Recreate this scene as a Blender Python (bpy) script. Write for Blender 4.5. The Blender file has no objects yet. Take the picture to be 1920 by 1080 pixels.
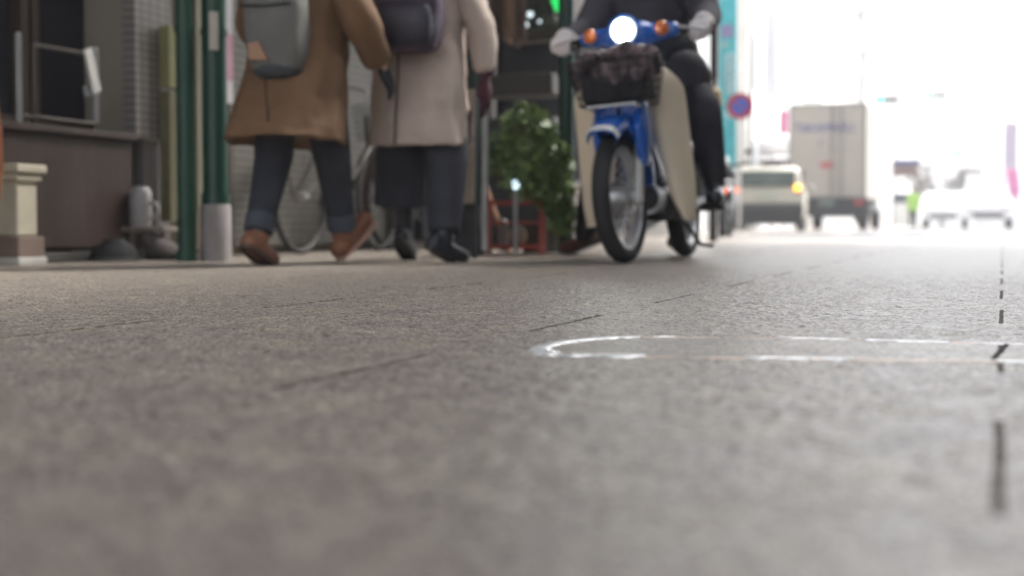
import bpy, bmesh, math, random
from mathutils import Vector, Matrix, Euler
R = math.radians
PI = math.pi
random.seed(7)
SC = bpy.context.scene
COL = SC.collection

# ------------------------------------------------------------------ camera
F_PX, CX, CY, CAM_H = 2667.0, 960.0, 540.0, 0.17
PITCH = math.atan(120 / F_PX)
YAW = math.atan(920 / F_PX * math.cos(PITCH))
cam_d = bpy.data.cameras.new('camera')
cam = bpy.data.objects.new('camera', cam_d)
COL.objects.link(cam)
SC.camera = cam
cam.location = (0, 0, CAM_H)
cam.rotation_euler = (PI / 2 - PITCH, 0, YAW)
cam_d.lens = 50.0
cam_d.sensor_width = 36
cam_d.clip_start = 0.02
cam_d.clip_end = 3000
cam_d.dof.use_dof = True
cam_d.dof.focus_distance = 2.75
cam_d.dof.aperture_fstop = 2.8

# ------------------------------------------------------------------ sky, sun, exposure
SUN_EL, SUN_ROT = R(48), R(35)
world = bpy.data.worlds.new('World')
SC.world = world
world.use_nodes = True
wn, wl = world.node_tree.nodes, world.node_tree.links
wn.clear()
w_out = wn.new('ShaderNodeOutputWorld')
w_bg = wn.new('ShaderNodeBackground')
w_sky = wn.new('ShaderNodeTexSky')
w_sky.sky_type = 'NISHITA'
w_sky.sun_disc = False
w_sky.sun_elevation = SUN_EL
w_sky.sun_rotation = SUN_ROT
w_sky.air_density = 1.0
w_sky.dust_density = 4.0
w_hsv = wn.new('ShaderNodeHueSaturation')
w_hsv.inputs['Saturation'].default_value = 0.25
wl.new(w_sky.outputs[0], w_hsv.inputs['Color'])
wl.new(w_hsv.outputs[0], w_bg.inputs[0])
w_bg.inputs[1].default_value = 0.15
wl.new(w_bg.outputs[0], w_out.inputs[0])
sun_d = bpy.data.lights.new('sun', 'SUN')
sun_d.energy = 1.5
sun_d.angle = R(14)
sun_d.color = (1.0, 0.96, 0.9)
sun = bpy.data.objects.new('sun', sun_d)
COL.objects.link(sun)
sdir = Vector((math.sin(SUN_ROT) * math.cos(SUN_EL), math.cos(SUN_ROT) * math.cos(SUN_EL), math.sin(SUN_EL)))
sun.rotation_euler = sdir.to_track_quat('Z', 'Y').to_euler()
sun.location = (3, 10, 20)
SC.view_settings.view_transform = 'Standard'
SC.view_settings.look = 'None'
SC.view_settings.gamma = 1
SC.view_settings.exposure = 1.95
SC.cycles.use_denoising = True
SC.cycles.max_bounces = 8

# ------------------------------------------------------------------ picture -> place helpers (real depths)
def ray(x, y):
    a = (x - CX) / F_PX
    b = -(y - CY) / F_PX
    fy = math.cos(PITCH) + b * math.sin(PITCH)
    uz = -math.sin(PITCH) + b * math.cos(PITCH)
    return Vector((a * math.cos(YAW) - fy * math.sin(YAW), a * math.sin(YAW) + fy * math.cos(YAW), uz))
def G(x, y):                       # the ground under a picture point
    r = ray(x, y)
    t = -CAM_H / r.z
    return Vector((r.x * t, r.y * t, 0))
def FX(x, y, X):                   # the point of the wall plane at that X
    r = ray(x, y)
    t = X / r.x
    return Vector((X, r.y * t, CAM_H + r.z * t))
def PD(x, y, d):
    r = ray(x, y)
    return Vector((r.x * d, r.y * d, CAM_H + r.z * d))
def wall_rect(x0, y0, x1, y1, X):  # picture rectangle -> (Y0, Y1, z0, z1) on that wall plane
    ym = (y0 + y1) / 2
    Y0 = FX(x0, ym, X).y; Y1 = FX(x1, ym, X).y
    xm = (x0 + x1) / 2
    return Y0, Y1, FX(xm, y1, X).z, FX(xm, y0, X).z

# ------------------------------------------------------------------ materials
MATS = {}
def mat(name, c, rough=0.6, metal=0.0, var=0.12, scale=8.0, bump=0.0, bscale=60.0, coat=0.0, emit=None, es=0.0, alpha=None, trans=0.0, stretch=(1, 1, 1), c2=None):
    if name in MATS: return MATS[name]
    m = bpy.data.materials.new(name)
    m.use_nodes = True
    nt = m.node_tree; n, l = nt.nodes, nt.links
    b = n['Principled BSDF']
    b.inputs['Roughness'].default_value = rough
    b.inputs['Metallic'].default_value = metal
    b.inputs['Coat Weight'].default_value = coat
    b.inputs['Transmission Weight'].default_value = trans
    tc = n.new('ShaderNodeTexCoord')
    mp = n.new('ShaderNodeMapping'); mp.inputs['Scale'].default_value = stretch
    l.new(tc.outputs['Object'], mp.inputs[0])
    t = n.new('ShaderNodeTexNoise'); t.inputs['Scale'].default_value = scale; t.inputs['Detail'].default_value = 5
    l.new(mp.outputs[0], t.inputs['Vector'])
    r = n.new('ShaderNodeValToRGB')
    r.color_ramp.elements[0].position = 0.3; r.color_ramp.elements[1].position = 0.7
    lo = [max(0, v * (1 - var)) for v in c]; hi = [min(1, v * (1 + var)) for v in c]
    if c2: lo, hi = c, c2
    r.color_ramp.elements[0].color = (*lo, 1); r.color_ramp.elements[1].color = (*hi, 1)
    l.new(t.outputs['Fac'], r.inputs[0]); l.new(r.outputs[0], b.inputs['Base Color'])
    if bump:
        t2 = n.new('ShaderNodeTexNoise'); t2.inputs['Scale'].default_value = bscale; t2.inputs['Detail'].default_value = 4
        l.new(mp.outputs[0], t2.inputs['Vector'])
        bp = n.new('ShaderNodeBump'); bp.inputs['Strength'].default_value = bump; bp.inputs['Distance'].default_value = 0.01
        l.new(t2.outputs['Fac'], bp.inputs['Height']); l.new(bp.outputs[0], b.inputs['Normal'])
    if emit:
        b.inputs['Emission Color'].default_value = (*emit, 1); b.inputs['Emission Strength'].default_value = es
    MATS[name] = m
    return m

def ground_mat():
    m = bpy.data.materials.new('stone_paving'); m.use_nodes = True
    nt = m.node_tree; n, l = nt.nodes, nt.links
    b = n['Principled BSDF']
    tc = n.new('ShaderNodeTexCoord')
    def noise(s, d=3, r=0.6):
        t = n.new('ShaderNodeTexNoise'); t.inputs['Scale'].default_value = s; t.inputs['Detail'].default_value = d
        t.inputs['Roughness'].default_value = r
        l.new(tc.outputs['Object'], t.inputs['Vector']); return t.outputs['Fac']
    def ramp(f, a, ca, z, cz):
        r = n.new('ShaderNodeValToRGB'); e = r.color_ramp.elements
        e[0].position = a; e[0].color = ca; e[1].position = z; e[1].color = cz
        l.new(f, r.inputs[0]); return r.outputs[0]
    def mix(kind, f, a, c):
        x = n.new('ShaderNodeMix'); x.data_type = 'RGBA'; x.blend_type = kind
        if isinstance(f, float): x.inputs[0].default_value = f
        else: l.new(f, x.inputs[0])
        for s, v in ((6, a), (7, c)):
            if isinstance(v, tuple): x.inputs[s].default_value = v
            else: l.new(v, x.inputs[s])
        return x.outputs[2]
    def M(op, a, c=None, d=None):
        x = n.new('ShaderNodeMath'); x.operation = op
        for i, v in enumerate((a, c, d)):
            if v is None: continue
            if isinstance(v, (int, float)): x.inputs[i].default_value = v
            else: l.new(v, x.inputs[i])
        return x.outputs[0]
    fine = ramp(noise(190, 4, 0.75), 0.40, (0.22, 0.20, 0.20, 1), 0.62, (1.65, 1.63, 1.58, 1))
    midn = ramp(noise(30, 4, 0.65), 0.34, (0.76, 0.74, 0.77, 1), 0.66, (1.18, 1.18, 1.13, 1))
    big = ramp(noise(7, 3, 0.55), 0.3, (0.284, 0.252, 0.236, 1), 0.72, (0.378, 0.341, 0.286, 1))
    c = mix('MULTIPLY', 1.0, big, midn)
    c = mix('MULTIPLY', 1.0, c, fine)
    # dark grout: 1.4 m slabs in 0.42 m courses, half a slab of offset in every other course
    sx = n.new('ShaderNodeSeparateXYZ'); l.new(tc.outputs['Object'], sx.inputs[0])
    wob = M('MULTIPLY', M('SUBTRACT', noise(5, 1), 0.5), 0.004)
    row = M('FLOOR', M('DIVIDE', M('ADD', sx.outputs[1], -0.86 + 420 * 0.42), 0.42))
    odd = M('MODULO', row, 2)
    u = M('ADD', M('ADD', M('DIVIDE', M('ADD', sx.outputs[0], wob), 1.4), M('MULTIPLY', odd, 0.5)), 100.5)
    d = M('MULTIPLY', M('ABSOLUTE', M('SUBTRACT', M('FRACT', u), 0.5)), 1.4)
    wid = M('SUBTRACT', M('MULTIPLY_ADD', noise(35, 2), 0.0075, 0.0022), M('MULTIPLY', M('LESS_THAN', M('ABSOLUTE', sx.outputs[0]), 0.3), 0.0020))
    vj = M('LESS_THAN', d, wid)
    v = M('MULTIPLY', M('ABSOLUTE', M('SUBTRACT', M('FRACT', M('DIVIDE', M('ADD', sx.outputs[1], -0.86 + 420 * 0.42), 0.42)), 0.5)), 0.42)
    hj = M('MULTIPLY', M('GREATER_THAN', v, 0.2090), 0.35)
    j = M('MAXIMUM', vj, hj)
    c = mix('MIX', j, c, (0.085, 0.066, 0.048, 1))
    vo = n.new('ShaderNodeTexVoronoi'); vo.inputs['Scale'].default_value = 2.3; l.new(tc.outputs['Object'], vo.inputs['Vector'])
    st = M('MULTIPLY', M('LESS_THAN', M('ADD', vo.outputs['Distance'], M('MULTIPLY', noise(60, 2), .06)), 0.085), 0.45)
    c = mix('MIX', st, c, (0.07, 0.06, 0.055, 1))
    l.new(c, b.inputs['Base Color'])
    rr = M('MULTIPLY_ADD', noise(14, 4), 0.30, 0.23)
    rr = M('ADD', rr, M('MULTIPLY', j, 0.4))
    l.new(rr, b.inputs['Roughness'])
    b.inputs['Specular IOR Level'].default_value = 0.45
    h = M('ADD', M('MULTIPLY', noise(170, 4, 0.7), 1.0), M('MULTIPLY', noise(30, 2), 1.6))
    h = M('SUBTRACT', h, M('MULTIPLY', j, 1.5))
    bp = n.new('ShaderNodeBump'); bp.inputs['Strength'].default_value = 0.42; bp.inputs['Distance'].default_value = 0.003
    l.new(h, bp.inputs['Height']); l.new(bp.outputs[0], b.inputs['Normal'])
    return m

def stripe_mat(name, c1, c2, period, axis='Z', duty=0.8, rough=0.6, scale2=None, axis2=None):
    """stripes (or tiles, with a second axis) that follow object coordinates"""
    m = bpy.data.materials.new(name); m.use_nodes = True
    nt = m.node_tree; n, l = nt.nodes, nt.links
    b = n['Principled BSDF']; b.inputs['Roughness'].default_value = rough
    tc = n.new('ShaderNodeTexCoord'); sx = n.new('ShaderNodeSeparateXYZ'); l.new(tc.outputs['Object'], sx.inputs[0])
    def stripe(ax, per):
        a = n.new('ShaderNodeMath'); a.operation = 'DIVIDE'; l.new(sx.outputs[ax], a.inputs[0]); a.inputs[1].default_value = per
        f = n.new('ShaderNodeMath'); f.operation = 'FRACT'; l.new(a.outputs[0], f.inputs[0])
        g = n.new('ShaderNodeMath'); g.operation = 'LESS_THAN'; l.new(f.outputs[0], g.inputs[0]); g.inputs[1].default_value = duty
        return g.outputs[0]
    f = stripe(axis, period)
    if axis2:
        g = stripe(axis2, scale2)
        x = n.new('ShaderNodeMath'); x.operation = 'MULTIPLY'; l.new(f, x.inputs[0]); l.new(g, x.inputs[1]); f = x.outputs[0]
    mx = n.new('ShaderNodeMix'); mx.data_type = 'RGBA'; l.new(f, mx.inputs[0])
    mx.inputs[6].default_value = (*c2, 1); mx.inputs[7].default_value = (*c1, 1)
    t = n.new('ShaderNodeTexNoise'); t.inputs['Scale'].default_value = 6; l.new(tc.outputs['Object'], t.inputs['Vector'])
    r = n.new('ShaderNodeMapRange'); r.inputs[3].default_value = 0.75; r.inputs[4].default_value = 1.2; l.new(t.outputs['Fac'], r.inputs[0])
    mm = n.new('ShaderNodeMix'); mm.data_type = 'RGBA'; mm.blend_type = 'MULTIPLY'; mm.inputs[0].default_value = 1
    l.new(mx.outputs[2], mm.inputs[6]); l.new(r.outputs[0], mm.inputs[7]); l.new(mm.outputs[2], b.inputs['Base Color'])
    bp = n.new('ShaderNodeBump'); bp.inputs['Strength'].default_value = 0.5; bp.inputs['Distance'].default_value = 0.004
    l.new(f, bp.inputs['Height']); l.new(bp.outputs[0], b.inputs['Normal'])
    MATS[name] = m
    return m

RUBBER = mat('black_rubber', (0.022, 0.022, 0.024), 0.75, bump=0.2, bscale=120)
CHROME = mat('brushed_steel', (0.62, 0.62, 0.62), 0.28, 1.0)
ALU = mat('dull_aluminium', (0.55, 0.55, 0.56), 0.4, 0.9)
DARK = mat('dark_metal', (0.03, 0.03, 0.033), 0.5, 0.3)
BLACKP = mat('black_plastic', (0.02, 0.02, 0.022), 0.5)
BLUE = mat('blue_paint', (0.010, 0.115, 0.50), 0.22, 0.0, coat=0.6, var=0.06)
CREAM = mat('cream_plastic', (0.50, 0.455, 0.365), 0.45, coat=0.1, var=0.06)
WHITEP = mat('white_paint', (0.75, 0.75, 0.74), 0.4)
GREEN = mat('green_pole_paint', (0.006, 0.045, 0.028), 0.4, var=0.15)
DGREEN = mat('dark_green_paint', (0.012, 0.045, 0.038), 0.45, var=0.15)
CONC = mat('grey_concrete', (0.26, 0.24, 0.235), 0.85, bump=0.3, scale=14)
SKIN = mat('skin', (0.50, 0.33, 0.25), 0.5, var=0.05)
HAIR = mat('black_hair', (0.016, 0.011, 0.009), 0.75, scale=60, stretch=(1, 1, 0.2))
GLASSD = mat('dark_window_glass', (0.015, 0.015, 0.018), 0.35, var=0.3, scale=2)
GLASSD.node_tree.nodes['Principled BSDF'].inputs['Specular IOR Level'].default_value = 0.12
ORANGE = mat('orange_lens', (0.55, 0.13, 0.02), 0.25, coat=0.5)
REDL = mat('red_lens', (0.35, 0.02, 0.02), 0.3, coat=0.5)

# ------------------------------------------------------------------ object helpers
def tag(o, label=None, cat=None, group=None, kind=None):
    if label: o['label'] = label
    if cat: o['category'] = cat
    if group: o['group'] = group
    if kind: o['kind'] = kind
    return o
def empty(name, loc=(0, 0, 0), rz=0, label=None, cat=None, group=None, rx=0, ry=0):
    o = bpy.data.objects.new(name, None); COL.objects.link(o)
    o.empty_display_size = 0.1
    o.location = loc; o.rotation_euler = (rx, ry, rz)
    return tag(o, label, cat, group)
def copy_tree(o, parent=None):
    c = o.copy(); COL.objects.link(c); c.parent = parent
    for ch in o.children: copy_tree(ch, c)
    return c

class MB:
    def __init__(s): s.bm = bmesh.new()
    def _x(s, geom, mtx):
        bmesh.ops.transform(s.bm, matrix=mtx, verts=[v for v in geom if isinstance(v, bmesh.types.BMVert)])
    def box(s, c, d, rot=(0, 0, 0)):
        g = bmesh.ops.create_cube(s.bm, size=1)['verts']
        s._x(g, Matrix.Translation(Vector(c)) @ Euler(rot).to_matrix().to_4x4() @ Matrix.Diagonal((*d, 1)))
        return s
    def rng(s, x0, x1, y0, y1, z0, z1):
        return s.box(((x0 + x1) / 2, (y0 + y1) / 2, (z0 + z1) / 2), (abs(x1 - x0), abs(y1 - y0), abs(z1 - z0)))
    def ell(s, c, r, rot=(0, 0, 0), n=14):
        if isinstance(r, (int, float)): r = (r, r, r)
        g = bmesh.ops.create_uvsphere(s.bm, u_segments=n, v_segments=max(6, n * 2 // 3), radius=1)['verts']
        s._x(g, Matrix.Translation(Vector(c)) @ Euler(rot).to_matrix().to_4x4() @ Matrix.Diagonal((*r, 1)))
        return s
    def cone(s, a, b, r0, r1=None, n=14, sq=1.0):
        a, b = Vector(a), Vector(b); r1 = r0 if r1 is None else r1
        d = b - a
        if d.length < 1e-6: return s
        g = bmesh.ops.create_cone(s.bm, cap_ends=True, segments=n, radius1=r0, radius2=max(r1, 1e-5), depth=d.length)['verts']
        s._x(g, Matrix.Translation((a + b) / 2) @ d.to_track_quat('Z', 'Y').to_matrix().to_4x4() @ Matrix.Diagonal((1, sq, 1, 1)))
        return s
    def caps(s, pts, rad, n=14):
        if isinstance(rad, (int, float)): rad = [rad] * len(pts)
        for i, p in enumerate(pts):
            s.ell(p, rad[i], n=n)
            if i: s.cone(pts[i - 1], p, rad[i - 1], rad[i], n=n)
        return s
    def rings(s, rr, cap0=True, cap1=True, closed=True):
        bm = s.bm; L = []
        for r in rr: L.append([bm.verts.new(p) for p in r])
        n = len(L[0])
        for a, b in zip(L, L[1:]):
            for i in range(n if closed else n - 1):
                j = (i + 1) % n
                bm.faces.new((a[i], a[j], b[j], b[i]))
        if cap0 and closed: bm.faces.new(list(reversed(L[0])))
        if cap1 and closed: bm.faces.new(L[-1])
        return s
    def tube(s, pts, rad, n=12, cap=True):
        pts = [Vector(p) for p in pts]
        if isinstance(rad, (int, float)): rad = [rad] * len(pts)
        rr = []; up = Vector((0, 0, 1)); prev = None
        for i, p in enumerate(pts):
            d = (pts[min(i + 1, len(pts) - 1)] - pts[max(i - 1, 0)]).normalized()
            if prev is None:
                a = d.cross(up)
                if a.length < 0.05: a = d.cross(Vector((1, 0, 0)))
                a.normalize()
            else:
                a = (prev - d * prev.dot(d)).normalized()
            prev = a; b = d.cross(a)
            rr.append([p + (a * math.cos(t) + b * math.sin(t)) * rad[i] for t in [2 * PI * k / n for k in range(n)]])
        return s.rings(rr, cap, cap)
    def torus(s, c, Rr, r, axis='y', n=40, m=10, sx=1.0, a0=0, a1=2 * PI):
        c = Vector(c); full = abs(a1 - a0 - 2 * PI) < 1e-4; L = []
        cnt = n if full else n + 1
        for i in range(cnt):
            t = a0 + (a1 - a0) * i / n; ring = []
            for k in range(m):
                q = 2 * PI * k / m; rad = Rr + r * math.cos(q); h = r * math.sin(q) * sx
                if axis == 'y': p = Vector((rad * math.cos(t), h, rad * math.sin(t)))
                elif axis == 'z': p = Vector((rad * math.cos(t), rad * math.sin(t), h))
                else: p = Vector((h, rad * math.cos(t), rad * math.sin(t)))
                ring.append(c + p)
            L.append(ring)
        if full: L.append(L[0])
        bm = s.bm; V = [[bm.verts.new(p) for p in r] for r in L[:cnt]]
        if full: V.append(V[0])
        for a, b in zip(V, V[1:]):
            for k in range(m):
                j = (k + 1) % m; bm.faces.new((a[k], a[j], b[j], b[k]))
        return s
    def lathe(s, prof, c=(0, 0, 0), n=24, axis='z'):
        c = Vector(c); rr = []
        for r, z in prof:
            ring = []
            for k in range(n):
                t = 2 * PI * k / n; x, y = r * math.cos(t), r * math.sin(t)
                ring.append(c + (Vector((x, y, z)) if axis == 'z' else Vector((z, x, y)) if axis == 'x' else Vector((x, z, y))))
            rr.append(ring)
        return s.rings(rr, prof[0][0] > 1e-4, prof[-1][0] > 1e-4)
    def prism(s, poly, a, b, axis='y', bot=1.0):
        """poly in the other two axes, extruded a..b"""
        def P(p, t):
            u, v = p
            return {'y': Vector((u, t, v)), 'x': Vector((t, u, v)), 'z': Vector((u, v, t))}[axis]
        return s.rings([[P(p, a) for p in poly], [P(p, b) for p in poly]])
    def build(s, name, m, parent=None, smooth=True, bevel=0, subsurf=0, remesh=0, solid=0, sm=0, **tags):
        bmesh.ops.recalc_face_normals(s.bm, faces=s.bm.faces)
        me = bpy.data.meshes.new(name); s.bm.to_mesh(me); s.bm.free()
        if smooth: me.polygons.foreach_set('use_smooth', [True] * len(me.polygons))
        me.materials.append(m)
        o = bpy.data.objects.new(name, me); COL.objects.link(o); o.parent = parent
        if remesh:
            q = o.modifiers.new('remesh', 'REMESH'); q.mode = 'VOXEL'; q.voxel_size = remesh; q.use_smooth_shade = True
            w = o.modifiers.new('smooth', 'SMOOTH'); w.factor = 0.6; w.iterations = sm or 4
        if solid:
            q = o.modifiers.new('solid', 'SOLIDIFY'); q.thickness = solid; q.offset = 0
        if subsurf:
            q = o.modifiers.new('sub', 'SUBSURF'); q.levels = q.render_levels = subsurf
        if bevel:
            q = o.modifiers.new('bevel', 'BEVEL'); q.width = bevel; q.segments = 2; q.limit_method = 'ANGLE'; q.angle_limit = R(40)
            q.harden_normals = False
        if smooth and not (remesh or subsurf):
            es = o.modifiers.new('edges', 'EDGE_SPLIT'); es.split_angle = R(42)
        if tags: tag(o, **tags)
        return o

def text(name, body, size, m, parent, loc, rot, extrude=0.002, sx=1.0):
    cu = bpy.data.curves.new(name, 'FONT'); cu.body = body; cu.size = size; cu.extrude = extrude
    cu.align_x = 'CENTER'; cu.align_y = 'CENTER'
    t = bpy.data.objects.new(name + '_tmp', cu); COL.objects.link(t)
    dg = bpy.context.evaluated_depsgraph_get()
    me = bpy.data.meshes.new_from_object(t.evaluated_get(dg)); me.materials.clear(); me.materials.append(m)
    bpy.data.objects.remove(t); bpy.data.curves.remove(cu)
    o = bpy.data.objects.new(name, me); COL.objects.link(o); o.parent = parent
    o.location = loc; o.rotation_euler = rot; o.scale = (sx, 1, 1)
    return o

# ------------------------------------------------------------------ the setting
b = MB()
xs = [-60, -12, -6, 0, 6, 12, 60, 500]
bmesh.ops.create_grid(b.bm, x_segments=8, y_segments=8, size=420)
GM = ground_mat()
g = b.build('ground', GM, smooth=False); tag(g, kind='structure')
# the worn stone surface near the camera: real grain relief and open joints
import numpy as np
def paving_relief(x0, x1, y0, y1, st):
    rng = np.random.default_rng(5)
    xs = np.arange(x0, x1, st); ys = np.arange(y0, y1, st)
    nx, ny = len(xs), len(ys)
    def sm(a, k):
        for _ in range(k):
            a = (np.roll(a, 1, 0) + 2 * a + np.roll(a, -1, 0)) / 4
            a = (np.roll(a, 1, 1) + 2 * a + np.roll(a, -1, 1)) / 4
        return a / a.std()
    h = 0.0016 + 0.00056 * sm(rng.standard_normal((ny, nx)), 1) + 0.00026 * sm(rng.standard_normal((ny, nx)), 7)
    X, Y = np.meshgrid(xs, ys)
    row = np.floor((Y - 0.86 + 420 * .42) / 0.42); u = X / 1.4 + .5 * np.mod(row, 2) + 100.5
    d = np.abs(u - np.floor(u) - .5) * 1.4
    h = np.where(d < 0.0050, np.minimum(h, 0.0009), h)
    edge = np.minimum.reduce([X - x0, x1 - X, Y - y0, (y1 - Y) * .13, (X + Y * 0.86 + .25)])
    h = 0.0003 + (np.clip(h, 0.0003, 0.0034) - 0.0003) * np.clip(edge / .3, 0, 1)
    keep = (X + Y * 0.86 + .25) > -0.01
    idx = -np.ones((ny, nx), dtype=np.int64); idx[keep] = np.arange(keep.sum())
    co = np.stack([X[keep], Y[keep], h[keep]], 1).astype(np.float32)
    q = np.stack([idx[:-1, :-1], idx[:-1, 1:], idx[1:, 1:], idx[1:, :-1]], -1).reshape(-1, 4)
    q = q[(q >= 0).all(1)].astype(np.int32)
    me = bpy.data.meshes.new('paving'); me.vertices.add(len(co)); me.vertices.foreach_set('co', co.ravel())
    me.loops.add(q.size); me.loops.foreach_set('vertex_index', q.ravel())
    me.polygons.add(len(q)); me.polygons.foreach_set('loop_start', np.arange(0, q.size, 4, dtype=np.int32))
    me.update(calc_edges=True); me.polygons.foreach_set('use_smooth', np.ones(len(q), dtype=bool))
    me.materials.append(GM)
    o = bpy.data.objects.new('paving', me); COL.objects.link(o); tag(o, kind='structure'); return o
paving_relief(-3.6, 0.55, 0.5, 6.4, 0.0042)
b = MB(); b.rng(-3.6, 5.5, 17.5, 400, 0.0, 0.004)
rd = b.build('road', mat('pale_asphalt', (0.10, 0.10, 0.103), 0.6, bump=0.3, bscale=80, scale=3), smooth=False); tag(rd, kind='structure')
b = MB()
for k in range(9): b.rng(-3.3 + k * 0.95, -2.85 + k * 0.95, 27.6, 30.4, 0.004, 0.008)
b.build('crossing_stripes', mat('road_marking', (0.62, 0.62, 0.60), 0.6), smooth=False, kind='structure')

# unseen arcade roof: opaque panels, ridge slot and ends shaped to set the light
ar = empty('arcade_roof', (0, 0, 5.2), label='high unseen arcade roof, slot and ends shaped for the light, over the paved shopping street, above the walkers and the motorcycle', cat='roof')
steel = mat('roof_steel', (0.35, 0.36, 0.36), 0.5, 0.3)
pan = mat('roof_panel', (0.42, 0.41, 0.39), 0.6)
b = MB(); b.rng(-5.2, -1.3, -2, 17, 0, 0.06); b.build('roof_panel', pan, ar, smooth=False)
b = MB(); b.rng(0.3, 4.8, -2, 17, 0, 0.06); b.build('roof_panel', pan, ar, smooth=False)
for k in range(5):
    b = MB(); b.rng(-5.2, 4.8, -1.9 + 4.7 * k - 0.06, -1.9 + 4.7 * k + 0.06, -0.2, -0.003); b.build('beam', steel, ar, smooth=False)
# drain cover rim
A = [(-0.56, 1.77), (-0.50, 1.745), (0.03, 1.832), (0.62, 1.93), (0.66, 1.98), (0.64, 2.07), (0.58, 2.095), (0.03, 2.092), (-0.30, 2.098), (-0.50, 2.05), (-0.58, 1.95), (-0.59, 1.84)]
def smooth_closed(P, k=50):
    out = []; n = len(P)
    for i in range(n):
        p0, p1, p2, p3 = [Vector(P[(i + d) % n]) for d in (-1, 0, 1, 2)]
        for q in range(k):
            t = q / k
            out.append(0.5 * ((2 * p1) + (-p0 + p2) * t + (2 * p0 - 5 * p1 + 4 * p2 - p3) * t * t + (-p0 + 3 * p1 - 3 * p2 + p3) * t ** 3))
    return out
dc = empty('access_cover', (0, 1.93, 0), label='flush paver-filled cover outlined by a thin wet rim with painted glints, in the paving at right', cat='access cover')
pts = smooth_closed(A)
def bead(sel, wfun, h, name, m):
    seg = []
    n = len(pts)
    def flush():
        if len(seg) > 2: MB().rings(list(seg), False, False, closed=False).build(name, m, dc)
        seg.clear()
    for i in range(n + 1):
        p = pts[i % n]
        if not sel(p, i): flush(); continue
        q = pts[(i + 1) % n] - pts[i % n - 1]; nrm = Vector((q.y, -q.x)).normalized(); w = wfun(p, i)
        seg.append([Vector((p.x + nrm.x * u * w, p.y - 1.93 + nrm.y * u * w, z)) for u, z in ((-1, .0010), (-.8, .0010 + .6 * h), (-.4, .001 + h), (.4, .001 + h), (.8, .0010 + .6 * h), (1, .0010))])
    flush()
bead(lambda p, i: True, lambda p, i: (.0062 + .0016 * math.sin(i * .13) * math.sin(i * .037)), .0020, 'rim', mat('worn_tan_rim', (.50, .38, .29), .33, .4, var=.4, scale=40))
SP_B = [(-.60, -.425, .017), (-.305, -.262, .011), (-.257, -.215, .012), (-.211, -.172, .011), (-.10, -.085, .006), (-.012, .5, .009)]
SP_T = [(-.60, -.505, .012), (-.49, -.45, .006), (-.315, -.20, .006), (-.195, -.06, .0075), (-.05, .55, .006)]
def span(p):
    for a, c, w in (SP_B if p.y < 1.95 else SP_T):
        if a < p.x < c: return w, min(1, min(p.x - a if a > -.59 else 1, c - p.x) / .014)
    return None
glint_mat = mat('rim_glint', (.85, .85, .84), .28, .5, bump=.3, bscale=90)  # pale colour painted on stretches of rim, standing in for reflected light
bead(lambda p, i: span(p) is not None, lambda p, i: span(p)[0] * (.25 + .75 * span(p)[1]) * (.85 + .22 * math.sin(i * .7)), .0032, 'glint_edge', glint_mat)
b = MB(); cc = [Vector((p.x, p.y - 1.93)) for p in pts]; ce = sum(cc, Vector((0, 0))) / len(cc)
top = [Vector((ce.x + (p.x - ce.x) * 0.975, ce.y + (p.y - ce.y) * 0.94, 0.0024)) for p in cc]
b.bm.faces.new([b.bm.verts.new(p) for p in top])
b.build('infill', GM, dc, smooth=False)
b = MB(); b.box((0.0, 0.05, 0.0032), (0.007, 0.24, 0.001), (0, 0, R(-4))); b.build('joint', mat('grout', (0.02, 0.015, 0.013), 0.9), dc, smooth=False)
def _off(p):
    v = Vector((0, 0, 0))
    while p is not None: v += p.location; p = p.parent
    return v
def wbuild(b, name, m, parent, **k):      # mesh given in world metres, stored relative to its (unrotated) thing
    bmesh.ops.translate(b.bm, vec=-_off(parent), verts=b.bm.verts)
    return b.build(name, m, parent, **k)
def solo(b, name, m, label, cat, group=None, **k):
    vs = [v.co for v in b.bm.verts]
    c = Vector(((min(v.x for v in vs) + max(v.x for v in vs)) / 2, (min(v.y for v in vs) + max(v.y for v in vs)) / 2, min(v.z for v in vs)))
    bmesh.ops.translate(b.bm, vec=-c, verts=b.bm.verts)
    o = b.build(name, m, None, **k); o.location = c
    return tag(o, label, cat, group)

# ------------------------------------------------------------------ shops along the left
wood = mat('dark_brown_board', (0.042, 0.021, 0.014), 0.6, scale=5, stretch=(1, 6, 0.6), var=0.25, bump=0.15)
wood2 = mat('brown_frame_wood', (0.055, 0.034, 0.025), 0.55, scale=6, stretch=(1, 1, 0.3), var=0.3)
tile = stripe_mat('grey_small_tiles', (0.25, 0.23, 0.215), (0.12, 0.108, 0.10), 0.038, 'Z', 0.74, 0.4, 0.075, 'Y')
shut = stripe_mat('ribbed_shutter', (0.21, 0.195, 0.17), (0.13, 0.12, 0.105), 0.045, 'Z', 0.72, 0.5)
beige = mat('beige_wall', (0.30, 0.265, 0.215), 0.8, scale=2, bump=0.1)
dwall = mat('dark_shop_wall', (0.045, 0.040, 0.038), 0.7, scale=3)
brick = stripe_mat('brown_wall_tiles', (0.13, 0.10, 0.08), (0.06, 0.05, 0.045), 0.08, 'Z', 0.88, 0.6, 0.2, 'Y')
pane_l = mat('shop_window_glass', (0.03, 0.03, 0.035), 0.35, scale=1.5, var=0.4)
pane_l.node_tree.nodes['Principled BSDF'].inputs['Specular IOR Level'].default_value = 0.0

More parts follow.
